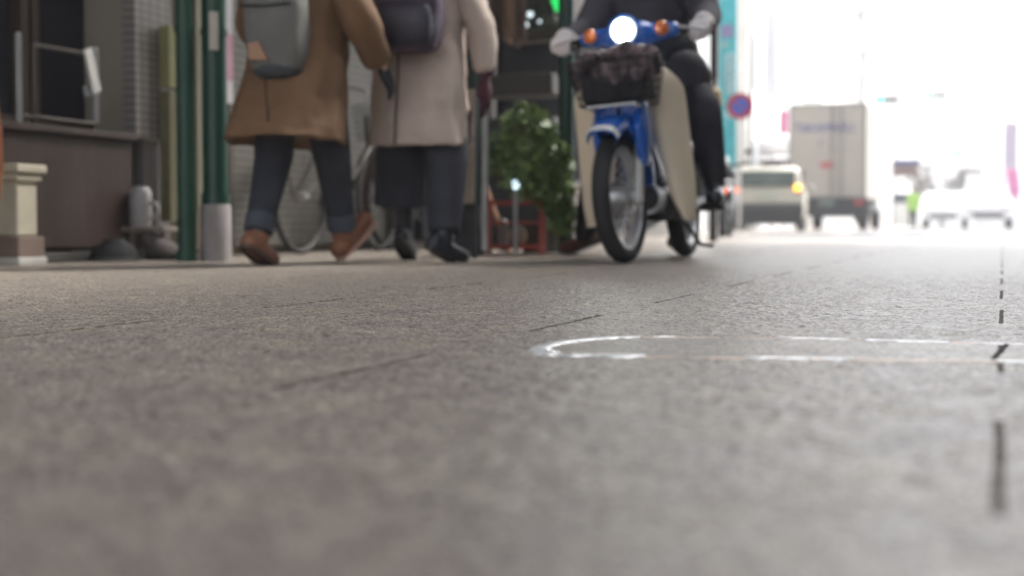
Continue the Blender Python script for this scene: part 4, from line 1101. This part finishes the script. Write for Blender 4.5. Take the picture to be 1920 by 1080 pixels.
# ------------------------------------------------------------------ bicycles parked along the shutter
def bicycle(q, rz, label, grp, cfr, cb):
    r = empty('parked_bicycle', q, rz=rz, label=label, cat='bicycle', group=grp)
    fr = mat('bike_frame_' + cb, cfr, .4, .2)
    dull = mat('dull_rim', (.07, .066, .06), .5, .3)
    wheel(r, (-.52, 0, .325), .325, .017, dull, 24, .02, .08, .012, .0012)
    wheel(r, (.54, 0, .325), .325, .017, dull, 24, .02, .08, .012, .0012)
    MB().tube([(-.52, .03, .325), (-.08, .03, .29), (-.18, 0, .72), (-.52, .03, .325)], .011).tube([(-.08, 0, .29), (.40, 0, .62), (.36, 0, .80)], .016).tube([(.54, 0, .325), (.43, 0, .55), (.36, 0, .84)], .013).build('frame', fr, r)
    MB().tube([(-.18, 0, .70), (-.20, 0, .84)], .012).ell((-.20, 0, .86), (.13, .09, .04)).build('saddle', BLACKP, r)
    MB().tube([(.36, 0, .84), (.35, 0, .98), (.40, .12, 1.02), (.25, .28, 1.0)], .011).tube([(.35, 0, .98), (.40, -.12, 1.02), (.25, -.28, 1.0)], .011).build('handlebar', CHROME, r)
    MB().lathe([(.09, -.01), (.09, .01)], (-.08, .05, .29), axis='y').tube([(-.08, .06, .29), (.06, .07, .20)], .008).box((.07, .11, .20), (.07, .06, .02)).build('crank', DARK, r)
    b = MB(); 
    for k in range(7):
        z = .70 + .035 * k; w = .11 + .006 * k; b.tube([(.46, -w, z), (.46 + 2.0 * w, -w, z), (.46 + 2.0 * w, w, z), (.46, w, z), (.46, -w, z)], .003, n=5)
    for k in range(9):
        y = -.11 + .0275 * k; b.tube([(.68, y, .70), (.70, y * 1.25, .91)], .002, n=5).tube([(.46, y, .70), (.46, y * 1.25, .91)], .002, n=5)
    b.build('basket', wire, r)
    for cx_, a0_, a1_ in ((-.52, 30, 200), (.54, 40, 170)): MB().torus((cx_, 0, .325), .345, .014, 'y', n=24, m=8, a0=R(a0_), a1=R(a1_), sx=1.6).build('mudguard', fr, r)
    MB().box((-.56, 0, .70), (.30, .13, .012)).tube([(-.66, .05, .69), (-.52, .05, .33)], .005).build('carrier', DARK, r)
    return r
q = FX(640, 478, -3.72); 
bicycle((q.x, q.y, 0), R(90), 'old city bicycle leaning by the shutter between the two walking women', 'bicycles by the ribbed shutter', (.06, .05, .045), 'dusty')
q = FX(770, 472, -3.62)
b2 = bicycle((q.x - .12, q.y + .55, 0), R(86), 'dark red city bicycle with wire basket behind the woman in the pale coat', 'bicycles by the ribbed shutter', (.06, .018, .02), 'maroon')

# ------------------------------------------------------------------ far end of the street
def dist_scale(d): return d / F_PX
# turquoise vertical banner, white pillar, grey pipe
q = PD(1362, 432, 24); q.z = 0; s = 24 / F_PX
tb = empty('shop_banner', q, label='tall turquoise vertical shop banner with white round marks beside the white pillar', cat='banner')
teal = mat('turquoise_print', (.09, .55, .60), .6, var=.12)
wl_ = 17 * s
MB().rng(-wl_, wl_, -.03, .03, .75, 5.0).build('panel', teal, tb, smooth=False, bevel=.01)
MB().tube([(wl_ * .2, .06, 0), (wl_ * .2, .06, 5.1)], .04).build('pole', mat('teal_pole', (.05, .20, .20), .4), tb)
zz = lambda y: CAM_H + (420 - y) * s
for k, y in enumerate((110, 122, 134, 146, 158, 170, 215)): MB().torus((wl_ * .25, -.034, zz(y)), .06, .016, 'y', n=20, m=6).build('round_mark', WHITEP, tb)
MB().rng(-wl_ * .7, wl_ * .6, -.036, -.031, zz(73), zz(50)).build('lilac_patch', mat('lilac_print', (.30, .26, .45), .6), tb, smooth=False)
MB().rng(-wl_ * .6, wl_ * .1, -.036, -.031, zz(93), zz(80)).build('pale_patch', mat('pale_green_print', (.35, .55, .50), .6), tb, smooth=False)
tb.rotation_euler.z = YAW * .5
q = PD(1391, 428, 42); q.z = 0; s = 42 / F_PX
MBp = MB().rng(-11 * s, 11 * s, -.2, .2, 0, 9); pi_ = MBp.build('white_pillar', mat('white_pillar_paint', (.62, .61, .58), .6), None, smooth=False, bevel=.02); pi_.location = q; tag(pi_, 'broad white pillar rising behind the pale beige car, right of the turquoise banner', 'pillar')
q = PD(1407, 428, 41); q.z = 0
gp = MB().tube([(0, 0, 0), (0, 0, 9)], .055).build('steel_pole', mat('pole_grey', (.16, .17, .18), .5), None); gp.location = q; tag(gp, 'slim grey steel pole hugging the right edge of the white pillar', 'pole')
# dark column and tan lantern behind the rider's shoulder
q = PD(1338, 440, 14); q.z = 0; s = 14 / F_PX
dk = MB().rng(-8 * s, 7 * s, -.05, .05, 0, 4.8).build('steel_column', mat('dark_grey_column', (.07, .07, .075), .5), None, smooth=False, bevel=.01); dk.location = q; tag(dk, 'dark grey steel column directly behind the rider, left of the turquoise banner', 'column')
q = PD(1340, 188, 13.5)
tl = empty('straw_lantern', q, label='small tan straw lantern hanging on the dark grey column', cat='lantern')
MB().lathe([(.02, -.12), (.06, -.09), (.075, 0), (.06, .09), (.02, .12)], n=20).build('shade', mat('straw', (.36, .25, .12), .7), tl)
MB().tube([(0, 0, .12), (0, .25, .3)], .006).build('hook', DARK, tl)
# no parking sign
q = PD(1386, 432, 22.5); q.z = 0; s = 22.5 / F_PX; zc = CAM_H + (420 - 200) * s
sg = empty('road_sign', q, rz=YAW * .6, label='round blue no-parking sign with a red ring and slash on its pole', cat='sign')
rr0 = 23.5 * s
MB().lathe([(rr0, -.01), (rr0, .01)], (0, 0, zc), n=40, axis='y').build('disc', mat('sign_blue', (.05, .16, .62), .45), sg)
MB().torus((0, -.014, zc), rr0 * .86, rr0 * .19, 'y', n=40, m=8, sx=.05).build('red_ring', mat('sign_red', (.52, .03, .06), .45), sg)
MB().box((0, -.013, zc), (rr0 * 1.6, .005, rr0 * .12), (0, R(45), 0)).build('red_slash', MATS['sign_red'], sg, smooth=False)
MB().tube([(0, .03, 0), (0, .03, zc + .2)], .022).build('pole', WHITEP, sg)
# white bollard and little lamps
q = PD(1360, 434, 21); q.z = 0; s = 21 / F_PX
wb = empty('white_bollard', q, label='tall white bollard at the foot of the turquoise banner', cat='bollard')
MB().tube([(0, 0, 0), (0, 0, CAM_H + 120 * s)], .045).ell((0, 0, CAM_H + 120 * s), .045).build('tube', mat('gloss_white', (.8, .8, .8), .25), wb)
MB().tube([(0, 0, .22), (0, 0, .26)], .047).build('reflector_band', mat('band_grey', (.3, .3, .3), .4), wb)
q = PD(1349, 234, 17)
gl2 = empty('globe_lamp', q, label='tiny white globe lamp beside the rider, below the tan lantern', cat='lamp')
MB().ell((0, 0, 0), .04).build('globe', mat('globe_glow', (.8, .8, .8), .3, emit=(.9, .95, 1), es=.9), gl2)
MB().tube([(0, 0, -.04), (0, .05, -q.z)], .012).build('stem', DARK, gl2)

# parked dark scooter left of the car
q = G(1368, 441)
q = PD(1362, 437, 19); q.z = 0
so = empty('parked_scooter', q, rz=R(96), label='dark parked scooter with lit red lamp at the kerb beside the pale car', cat='scooter')
for x in (-.55, .55):
    w = MB().torus((0, 0, 0), .19, .05, 'y', n=28).build('wheel', RUBBER, so); w.location = (x, 0, .24)
    MB().lathe([(.10, -.03), (.14, -.02), (.14, .02), (.10, .03)], n=20, axis='y').build('rim', ALU, w)
MB().caps([(-.5, 0, .55), (-.1, 0, .50), (.15, 0, .32), (.42, 0, .42), (.50, 0, .85)], [.14, .15, .10, .10, .10]).build('body', mat('dark_scooter_paint', (.02, .02, .025), .3, coat=.5), so, remesh=.02)
MB().ell((-.28, 0, .70), (.34, .14, .06)).build('seat', BLACKP, so)
MB().tube([(.48, -.28, 1.0), (.50, 0, .96), (.48, .28, 1.0)], .02).build('handlebar', BLACKP, so)
for s_ in (-1, 1): MB().tube([(.48, s_ * .2, 1.0), (.46, s_ * .24, 1.13)], .007).ell((.46, s_ * .25, 1.16), (.015, .05, .035)).build('mirror', BLACKP, so)
MB().box((-.66, 0, .60), (.05, .10, .07)).build('tail_light', mat('lit_orange_red', (.7, .1, .03), .3, emit=(1.0, .16, .04), es=.6), so, bevel=.01)

# pale small car seen from behind
D_C = 31.5; s = D_C / F_PX
q = PD(1438, 434, D_C); q.z = 0
car = empty('parked_car', q, rz=R(96), label='pale beige hatchback seen from behind with its orange indicator lit', cat='car')
cw = .80
cb_ = mat('beige_car_paint', (.36, .34, .27), .35, coat=.5, var=.04)
side = [(-.02, .42), (-.03, .80), (.06, .95), (.20, 1.34), (.34, 1.44), (1.5, 1.50), (1.95, 1.42), (2.55, 1.0), (3.2, .90), (3.38, .72), (3.40, .35), (.0, .33)]
b = MB(); rr = []
for t in (-1, -.97, -.86, 0, .86, .97, 1):
    ring = []
    for x, z in side:
        wz = cw * (1 - .20 * max(0, (z - .92) / .55) ** 1.2); ring.append(Vector((x + (.05 if abs(t) > .9 else 0) * (1 if x < 1 else -1), t * wz, z - (.03 if abs(t) > .95 else 0))))
    rr.append(ring)
b.rings(rr); body = b.build('body', cb_, car, bevel=.02)
MB().prism([(.065, 1.00), (.19, 1.33), (.18, 1.34), (.035, 1.00)], -.60, .60).build('rear_window', mat('greenish_glass', (.055, .075, .06), .15, var=.5, scale=2), car, smooth=False)
for s_ in (-1, 1):
    MB().box((.05, s_ * .66, .80), (.10, .12, .30)).build('tail_lamp', REDL, car, bevel=.02)
    MB().prism([(.45, 1.0), (.52, 1.36), (1.55, 1.40), (1.9, 1.30), (2.2, 1.0)], s_ * .735, s_ * .775).build('side_window', GLASSD, car, smooth=False)
    MB().ell((2.05, s_ * .90, 1.02), (.05, .09, .07)).build('mirror', cb_, car)
    for x in (.62, 2.75):
        w = MB().torus((0, 0, 0), .20, .085, 'y', n=28).build('wheel', RUBBER, car); w.location = (x, s_ * .70, .285)
        MB().lathe([(.0, -.05), (.18, -.06), (.19, .06), (0, .05)], n=24, axis='y').build('rim', ALU, w)
MB().ell((.0, -.66, .97), (.05, .075, .07)).build('indicator', mat('lit_amber', (.8, .4, .05), .3, emit=(1, .42, .02), es=1.3), car)
MB().ell((.0, .70, .93), (.05, .08, .075)).build('indicator', mat('lit_red_orange', (.7, .15, .03), .3, emit=(1, .17, .04), es=.9), car)
MB().rng(-.10, .12, -.78, .78, .34, .62).build('bumper', mat('grey_bumper', (.022, .024, .026), .6), car, bevel=.04)
MB().rng(-.06, .5, -.74, .74, .16, .34).build('valance', DARK, car, smooth=False)
MB().rng(-.045, -.032, -.17, .17, .68, .84).build('number_plate', mat('plate_white', (.35, .36, .30), .5), car, smooth=False)
MB().tube([(.08, .02, 1.03), (.12, .38, 1.10)], .008).build('wiper', BLACKP, car)

# box truck
D_T = 38.0; s = D_T / F_PX
q = PD(1550, 432, D_T); q.z = 0
tk = empty('box_truck', q, rz=R(90), label='tall grey box truck seen from behind with faded blue lettering on its doors', cat='truck')
hw = 73 * s * .97; zt = CAM_H + (420 - 196) * s; zb = CAM_H + (420 - 372) * s
tg_ = mat('grey_box_panel', (.33, .30, .265), .55, scale=1.5, var=.08)
MB().rng(.02, 4.4, -hw, hw, zb, zt).build('cargo_box', tg_, tk, smooth=False, bevel=.02)
for a, c in ((-hw + .06, -.25), (-.235, hw - .06)):
    dd = MB().rng(-.03, .018, a, c, zb + .06, zt - .06).build('rear_door', mat('door_panel', (.34, .308, .27), .5, scale=1.2, var=.07), tk, smooth=False, bevel=.008)
    MB().tube([(-.05, c - .12 if a < -.5 else a + .12, zb + .03), (-.05, c - .12 if a < -.5 else a + .12, zt - .04)], .018).build('lock_rod', mat('rod_grey', (.19, .18, .17), .5, .4), dd)
b = MB().rng(-.02, .02, -hw - .01, -hw + .05, zb, zt).rng(-.02, .02, hw - .05, hw + .01, zb, zt).rng(-.02, .02, -hw + .05, hw - .05, zt - .05, zt + .01).rng(-.02, .02, -hw + .05, hw - .05, zb, zb + .05)
b.build('door_frame', mat('frame_grey', (.20, .195, .185), .5), tk, smooth=False)
bt = mat('faded_blue_letters', (.012, .03, .20), .6)
zz = lambda y: CAM_H + (420 - y) * s
text('lettering', 'TAKAMARU', .36, bt, tk, (-.036, .10, zz(241)), (PI / 2, 0, -PI / 2), sx=.82)
text('small_lettering', 'F', .20, bt, tk, (-.036, .18, zz(270)), (PI / 2, 0, -PI / 2))
MB().ell((-.034, .0, zz(310)), (.004, .20, .10)).build('red_mark', mat('faded_red_mark', (.38, .10, .10), .6), tk)
MB().rng(.1, 6.2, -.75, .75, .38, zb).build('chassis', DARK, tk, smooth=False)
MB().rng(-.08, .0, -hw * .95, hw * .95, .40, .62).build('underrun_bar', mat('underrun_dark', (.015, .015, .018), .6), tk, smooth=False, bevel=.01)
for s_ in (-1, 1):
    MB().box((-.10, s_ * hw * .84, zb - .12), (.05, .24, .12)).build('tail_lamp', REDL, tk, bevel=.01)
    for x in (1.2, 5.0):
        w = MB().torus((0, 0, 0), .24, .12, 'y', n=28, sx=1.1).build('wheel', RUBBER, tk); w.location = (x, s_ * (hw - .16), .355)
        MB().lathe([(0, -.06), (.18, -.08), (.2, .08), (0, .06)], n=24, axis='y').build('rim', ALU, w)
    MB().rng(.55, .6, s_ * (hw - .36), s_ * (hw + .02), .22, zb).build('mud_flap', BLACKP, tk, smooth=False)
MB().rng(-.105, -.085, -.2, .2, .66, .82).build('number_plate', mat('plate_green', (.12, .16, .14), .5), tk, smooth=False)
b = MB().prism([(4.5, .55), (4.5, 2.25), (4.8, 2.35), (5.7, 2.25), (6.15, 1.3), (6.2, .5)], -hw * .92, hw * .92); b.build('cab', mat('cab_white', (.6, .6, .6), .35), tk, bevel=.03)
# pink banner and white awning between the pillar and the truck
q = PD(1463, 425, 44); q.z = 0; s = 44 / F_PX
pb2 = empty('banner_flag', q, label='pink banner flag showing just left of the box truck', cat='banner')
MB().tube([(.1, 0, 0), (.1, 0, 4.2)], .02).build('pole', WHITEP, pb2)
MB().rng(-.05, .22, -.02, .02, CAM_H + 168 * s, CAM_H + 212 * s).build('cloth', mat('pink_cloth', (.62, .18, .33), .7), pb2, smooth=False, bevel=.004)
q = PD(1440, 428, 46); q.z = 0; s = 46 / F_PX
aw = empty('market_stall', q, rz=0, label='stall with a rounded white awning and dark goods left of the box truck', cat='stall')
MB().caps([(-.6, 0, CAM_H + 150 * s), (.2, -.2, CAM_H + 150 * s), (.7, -.3, CAM_H + 146 * s)], [.42, .42, .34]).build('awning', mat('white_awning', (.8, .8, .8), .6), aw, remesh=.04)
MB().rng(-.5, .8, -.2, .6, 1.3, 2.25).build('goods_shelf', mat('mauve_goods', (.09, .06, .065), .7), aw, smooth=False, bevel=.02)
for x in (-.8, .8): MB().rng(x - .04, x + .04, -.04, .04, 0, 2.4).build('post', WHITEP, aw, smooth=False)
q = PD(1447, 428, 47); q.z = 0; s = 47 / F_PX
vs = empty('vertical_sign', q, label='tall pale grey vertical sign on a post, high above the beige car', cat='sign')
MB().rng(-10 * s, 12 * s, -.12, .12, CAM_H + 240 * s, CAM_H + 405 * s).build('panel', mat('pale_sign_panel', (.62, .63, .65), .6), vs, smooth=False, bevel=.03)
MB().tube([(0, .1, 0), (0, .1, CAM_H + 410 * s)], .05).build('post', WHITEP, vs)
# utility pole
q = PD(1613, 428, 70); q.z = 0
up = empty('utility_pole', q, label='pale concrete utility pole rising behind the box truck', cat='utility pole')
MB().cone((0, 0, 0), (0, 0, 14), .17, .11).build('pole', mat('pale_concrete', (.34, .34, .35), .8), up)
MB().box((0, 0, 10.5), (1.8, .1, .1)).build('crossarm', DARK, up, smooth=False)
# street kiosk and vest
q = PD(1697, 427, 62); q.z = 0; s = 62 / F_PX
ks = empty('market_stall', q, rz=YAW * .3, label='small street stall with a dark blue roof at the far right of the truck', cat='stall')
MB().prism([(-.62, 2.72), (-.52, 2.96), (.52, 2.96), (.62, 2.72)], -.5, .5).build('roof', mat('blue_roof', (.05, .07, .17), .6), ks, smooth=False)
MB().rng(-.55, .5, -.42, .45, 2.25, 2.715).build('sign_fascia', mat('brown_fascia', (.14, .08, .07), .7), ks, smooth=False)
MB().rng(-.5, .35, -.4, .4, 1.1, 1.5).build('counter', mat('navy_counter', (.04, .045, .09), .6), ks, smooth=False)
MB().rng(-.48, .33, -.36, .4, .1, 1.095).build('cabinet', WHITEP, ks, smooth=False)
for x in (-.52, .48): MB().rng(x - .03, x + .03, -.4, -.34, 0, 2.245).build('post', mat('brown_post', (.12, .08, .07), .6), ks, smooth=False)
w4 = empty('person', PD(1712, 427, 60.5) * 1, rz=R(10), label='person in a bright green safety vest standing at the blue-roofed stall', cat='person')
w4.location.z = 0
J4 = dict(J3); J4.update(anL=(-.1, .05, .09), toeL=(-.1, .18, .04), knL=(-.1, .06, .48), anR=(.1, -.04, .09), toeR=(.1, .09, .04), knR=(.1, .02, .48))
human(w4, J4, 1.66, long_hair=False)
coat(w4, rows, fabric('green_vest', (.28, .52, .07)), [[(J4['sh' + s_], J4['el' + s_]), [.085, .07]] for s_ in 'LR'], name='vest')
b = MB()
for s_ in 'LR': b.caps([J4['hip' + s_], J4['kn' + s_], J4['an' + s_]], [.11, .085, .07])
b.build('trousers', MATS['black_trousers'], w4, remesh=.02)

# white cars far off
for (px, d, lab, hz) in ((1772, 58, 'white car facing the camera just right of the blue-roofed stall', R(-90)), (1850, 52, 'large white van parked at the far right edge of the street', R(-88))):
    q = PD(px, 428, d); q.z = 0
    c = empty('white_car', q, rz=hz, label=lab, cat='car', group='white vehicles at the far end')
    H_ = 1.5 if d == 58 else 1.95
    sd = [(-1.9, .35), (-1.95, .9), (-1.6, H_), (.3, H_), (.95, 1.0), (1.8, .85), (1.92, .35)]
    b = MB(); rr = []
    for t in (-1, -.95, 0, .95, 1): rr.append([Vector((x * (1 if abs(t) < .97 else .98), t * .84 * (1 - .16 * max(0, (z - .95))), z)) for x, z in sd])
    b.rings(rr); b.build('body', mat('white_car_paint', (.8, .8, .8), .25, coat=.6), c, bevel=.05)
    MB().prism([(.34, H_ - .04), (.37, H_ - .02), (.98, 1.03), (.93, 1.0)], -.62, .62).build('windscreen', mat('sky_glass', (.62, .63, .65), .3), c, smooth=False)
    for s_ in (-1, 1):
        MB().ell((1.86, s_ * .62, .72), (.08, .15, .09)).build('headlight', mat('clear_lens', (.7, .7, .7), .15), c)
        for x in (-1.2, 1.2):
            w = MB().torus((0, 0, 0), .20, .085, 'y', n=24).build('wheel', RUBBER, c); w.location = (x, s_ * .76, .285)
    MB().rng(1.90, 1.96, -.5, .5, .40, .60).build('grille', mat('grille_grey', (.2, .2, .2), .5), c, smooth=False)
q = PD(1892, 425, 48); q.z = 0; s = 48 / F_PX
nb = empty('banner_flag', q, label='tall white banner flag with a hot pink lower half at the right edge', cat='banner')
MB().tube([(-.2, 0, 0), (-.2, 0, CAM_H + 200 * s)], .015).build('pole', mat('pole_grey2', (.3, .3, .3), .4), nb)
MB().rng(-.18, .24, -.01, .01, CAM_H + 105 * s, CAM_H + 190 * s).build('upper_cloth', mat('lilac_white_cloth', (.55, .48, .58), .7), nb, smooth=False)
b = MB().prism([(-.16, CAM_H + 104 * s), (.26, CAM_H + 104 * s), (.34, CAM_H + 60 * s), (.16, CAM_H + 38 * s), (-.02, CAM_H + 60 * s)], -.01, .01); b.build('lower_cloth', mat('hot_pink_cloth', (.78, .28, .50), .7), nb, smooth=False)

# traffic lights
for i, (px, py, d, lab) in enumerate(((1663, 187, 66, 'green-lit traffic signal nearest above the box truck'), (1752, 177, 80, 'green-lit traffic signal high over the middle of the street'), (1798, 288, 120, 'lowest and farthest green-lit traffic signal over the street'))):
    q = PD(px, py, d)
    t = empty('traffic_light', q, label=lab, cat='traffic light', group='green traffic signals down the street')
    MB().rng(-.55, .55, -.12, .12, -.2, .2).build('housing', mat('pale_housing', (.45, .46, .46), .5), t, smooth=False, bevel=.04)
    MB().lathe([(.15, -.02), (.15, .02)], (-.35, -.13, 0), axis='y').build('green_lamp', mat('green_signal', (.02, .6, .4), .3, emit=(.0, 1.3, .8), es=1.6), t)
    for x in (0, .35): MB().lathe([(.13, -.02), (.13, .02)], (x, -.13, 0), axis='y').build('dark_lamp', DARK, t)
    MB().tube([(.6, 0, .0), (2.6, 0, .3)], .05).tube([(2.6, 0, .4), (2.6, 0, -q.z)], .09).build('mast', mat('mast_grey', (.5, .5, .5), .5), t)

# buildings beyond the arcade, in open daylight
def building(x0, x1, y0, y1, h, c, lab, nf, nc, seed):
    r = empty('building', ((x0 + x1) / 2, (y0 + y1) / 2, 0), label=lab, cat='building')
    m = mat('facade_%d' % seed, c, .7, scale=1, var=.05)
    wbuild(MB().rng(x0, x1, y0, y1, 0, h), 'wall', m, r, smooth=False)
    wbuild(MB().rng(x0 - .1, x1 + .12, y0 - .12, y1 + .12, h, h + .3), 'roof', mat('parapet', (.5, .5, .5), .7), r, smooth=False)
    gm_ = mat('daylit_window', (.50, .52, .54), .3)
    fh = h / nf
    for i in range(nf):
        for k in range(nc):
            a = y0 + (y1 - y0) * (k + .2) / nc; c_ = y0 + (y1 - y0) * (k + .8) / nc
            w = wbuild(MB().rng(x1 - .05, x1 + .05, a, c_, i * fh + .35 * fh if i else .1, i * fh + .85 * fh), 'window', gm_, r, smooth=False)
    for k in range(2):
        a = x1 - (x1 - x0) * (k + .75) / 2.2
        for i in range(1, nf): wbuild(MB().rng(a - .5, a + .5, y0 - .05, y0 + .05, i * fh + .35 * fh, i * fh + .8 * fh), 'window', gm_, r, smooth=False)
    return r
building(-16, -7.2, 31, 40, 9, (.82, .81, .80), 'pale building just beyond the arcade, behind the white pillar', 3, 4, 1)
building(-17, -7.4, 44, 56, 13, (.86, .86, .86), 'tall white building behind the beige car', 4, 4, 2)
building(-18, -7.4, 62, 80, 11, (.84, .81, .76), 'cream building behind the box truck', 4, 5, 3)
building(-19, -7.8, 86, 110, 10, (.85, .74, .66), 'pale orange building down the street right of the box truck', 4, 6, 4)
building(-22, -8.2, 120, 170, 14, (.8, .8, .8), 'long white building far down the street', 5, 8, 5)
building(-26, -6, 240, 262, 20, (.9, .9, .9), 'hazy pale block closing the left of the street far away', 6, 3, 6)
# bushes down the street
q = PD(1765, 426, 95); q.z = 0
tr_ = empty('street_tree', q, label='low rounded pale street tree beyond the white cars', cat='tree')
MB().caps([(0, 0, 0), (0, 0, 1.6), (.3, 0, 2.6)], [.12, .1, .06]).build('trunk', BARK, tr_)
foliage([((random.uniform(-1.6, 2.2), random.uniform(-1, 1), random.uniform(2.3, 3.5)), (.8, .8, .6)) for _ in range(9)], 130, .22).build('crown', leaf_mat('pale_crown', (.10, .09, .08), (.22, .2, .17)), tr_, smooth=False)

# the opposite side of the arcade (right of the camera)
for i, (a, c, colr, lab) in enumerate(((-9, 1, (.20, .18, .16), 'brown-grey shop across the arcade beside the camera'), (1.02, 13, (.17, .165, .16), 'grey shop across the arcade to the right of the motorcycle'), (13.02, 26, (.26, .25, .23), 'pale shop across the arcade at its bright end'))):
    s = empty('shop_building', (6.6, (a + c) / 2, 0), label=lab, cat='shop')
    wbuild(MB().rng(4.9, 8.5, a, c, 0, 5.1), 'wall', mat('opposite_wall_%d' % i, colr, .8, scale=2), s, smooth=False)
    for k in range(3):
        u0 = a + .4 + k * (c - a - .4) / 3; u1 = u0 + (c - a - .4) / 3 - .5
        w = wbuild(MB().rng(4.82, 4.9, u0, u1, .6 if k != 1 else .0, 2.5), 'window' if k != 1 else 'door', wood2, s, smooth=False)
        wbuild(MB().rng(4.80, 4.818, u0 + .1, u1 - .1, .7 if k != 1 else .1, 2.4), 'pane', pane_l, w, smooth=False)

# ------------------------------------------------------------------ thin air volume, added to lift the blacks like lens glare
hz_m = bpy.data.materials.new('glare_veil'); hz_m.use_nodes = True
hn, hl2 = hz_m.node_tree.nodes, hz_m.node_tree.links
hn.clear(); ho = hn.new('ShaderNodeOutputMaterial'); hv = hn.new('ShaderNodeVolumePrincipled')
hv.inputs['Color'].default_value = (.95, .96, 1, 1); hv.inputs['Density'].default_value = 0.0028
hl2.new(hv.outputs[0], ho.inputs['Volume'])
MB().rng(-62, 62, -12, 300, -1.0, 26).build('glare_volume', hz_m, smooth=False, kind='stuff')
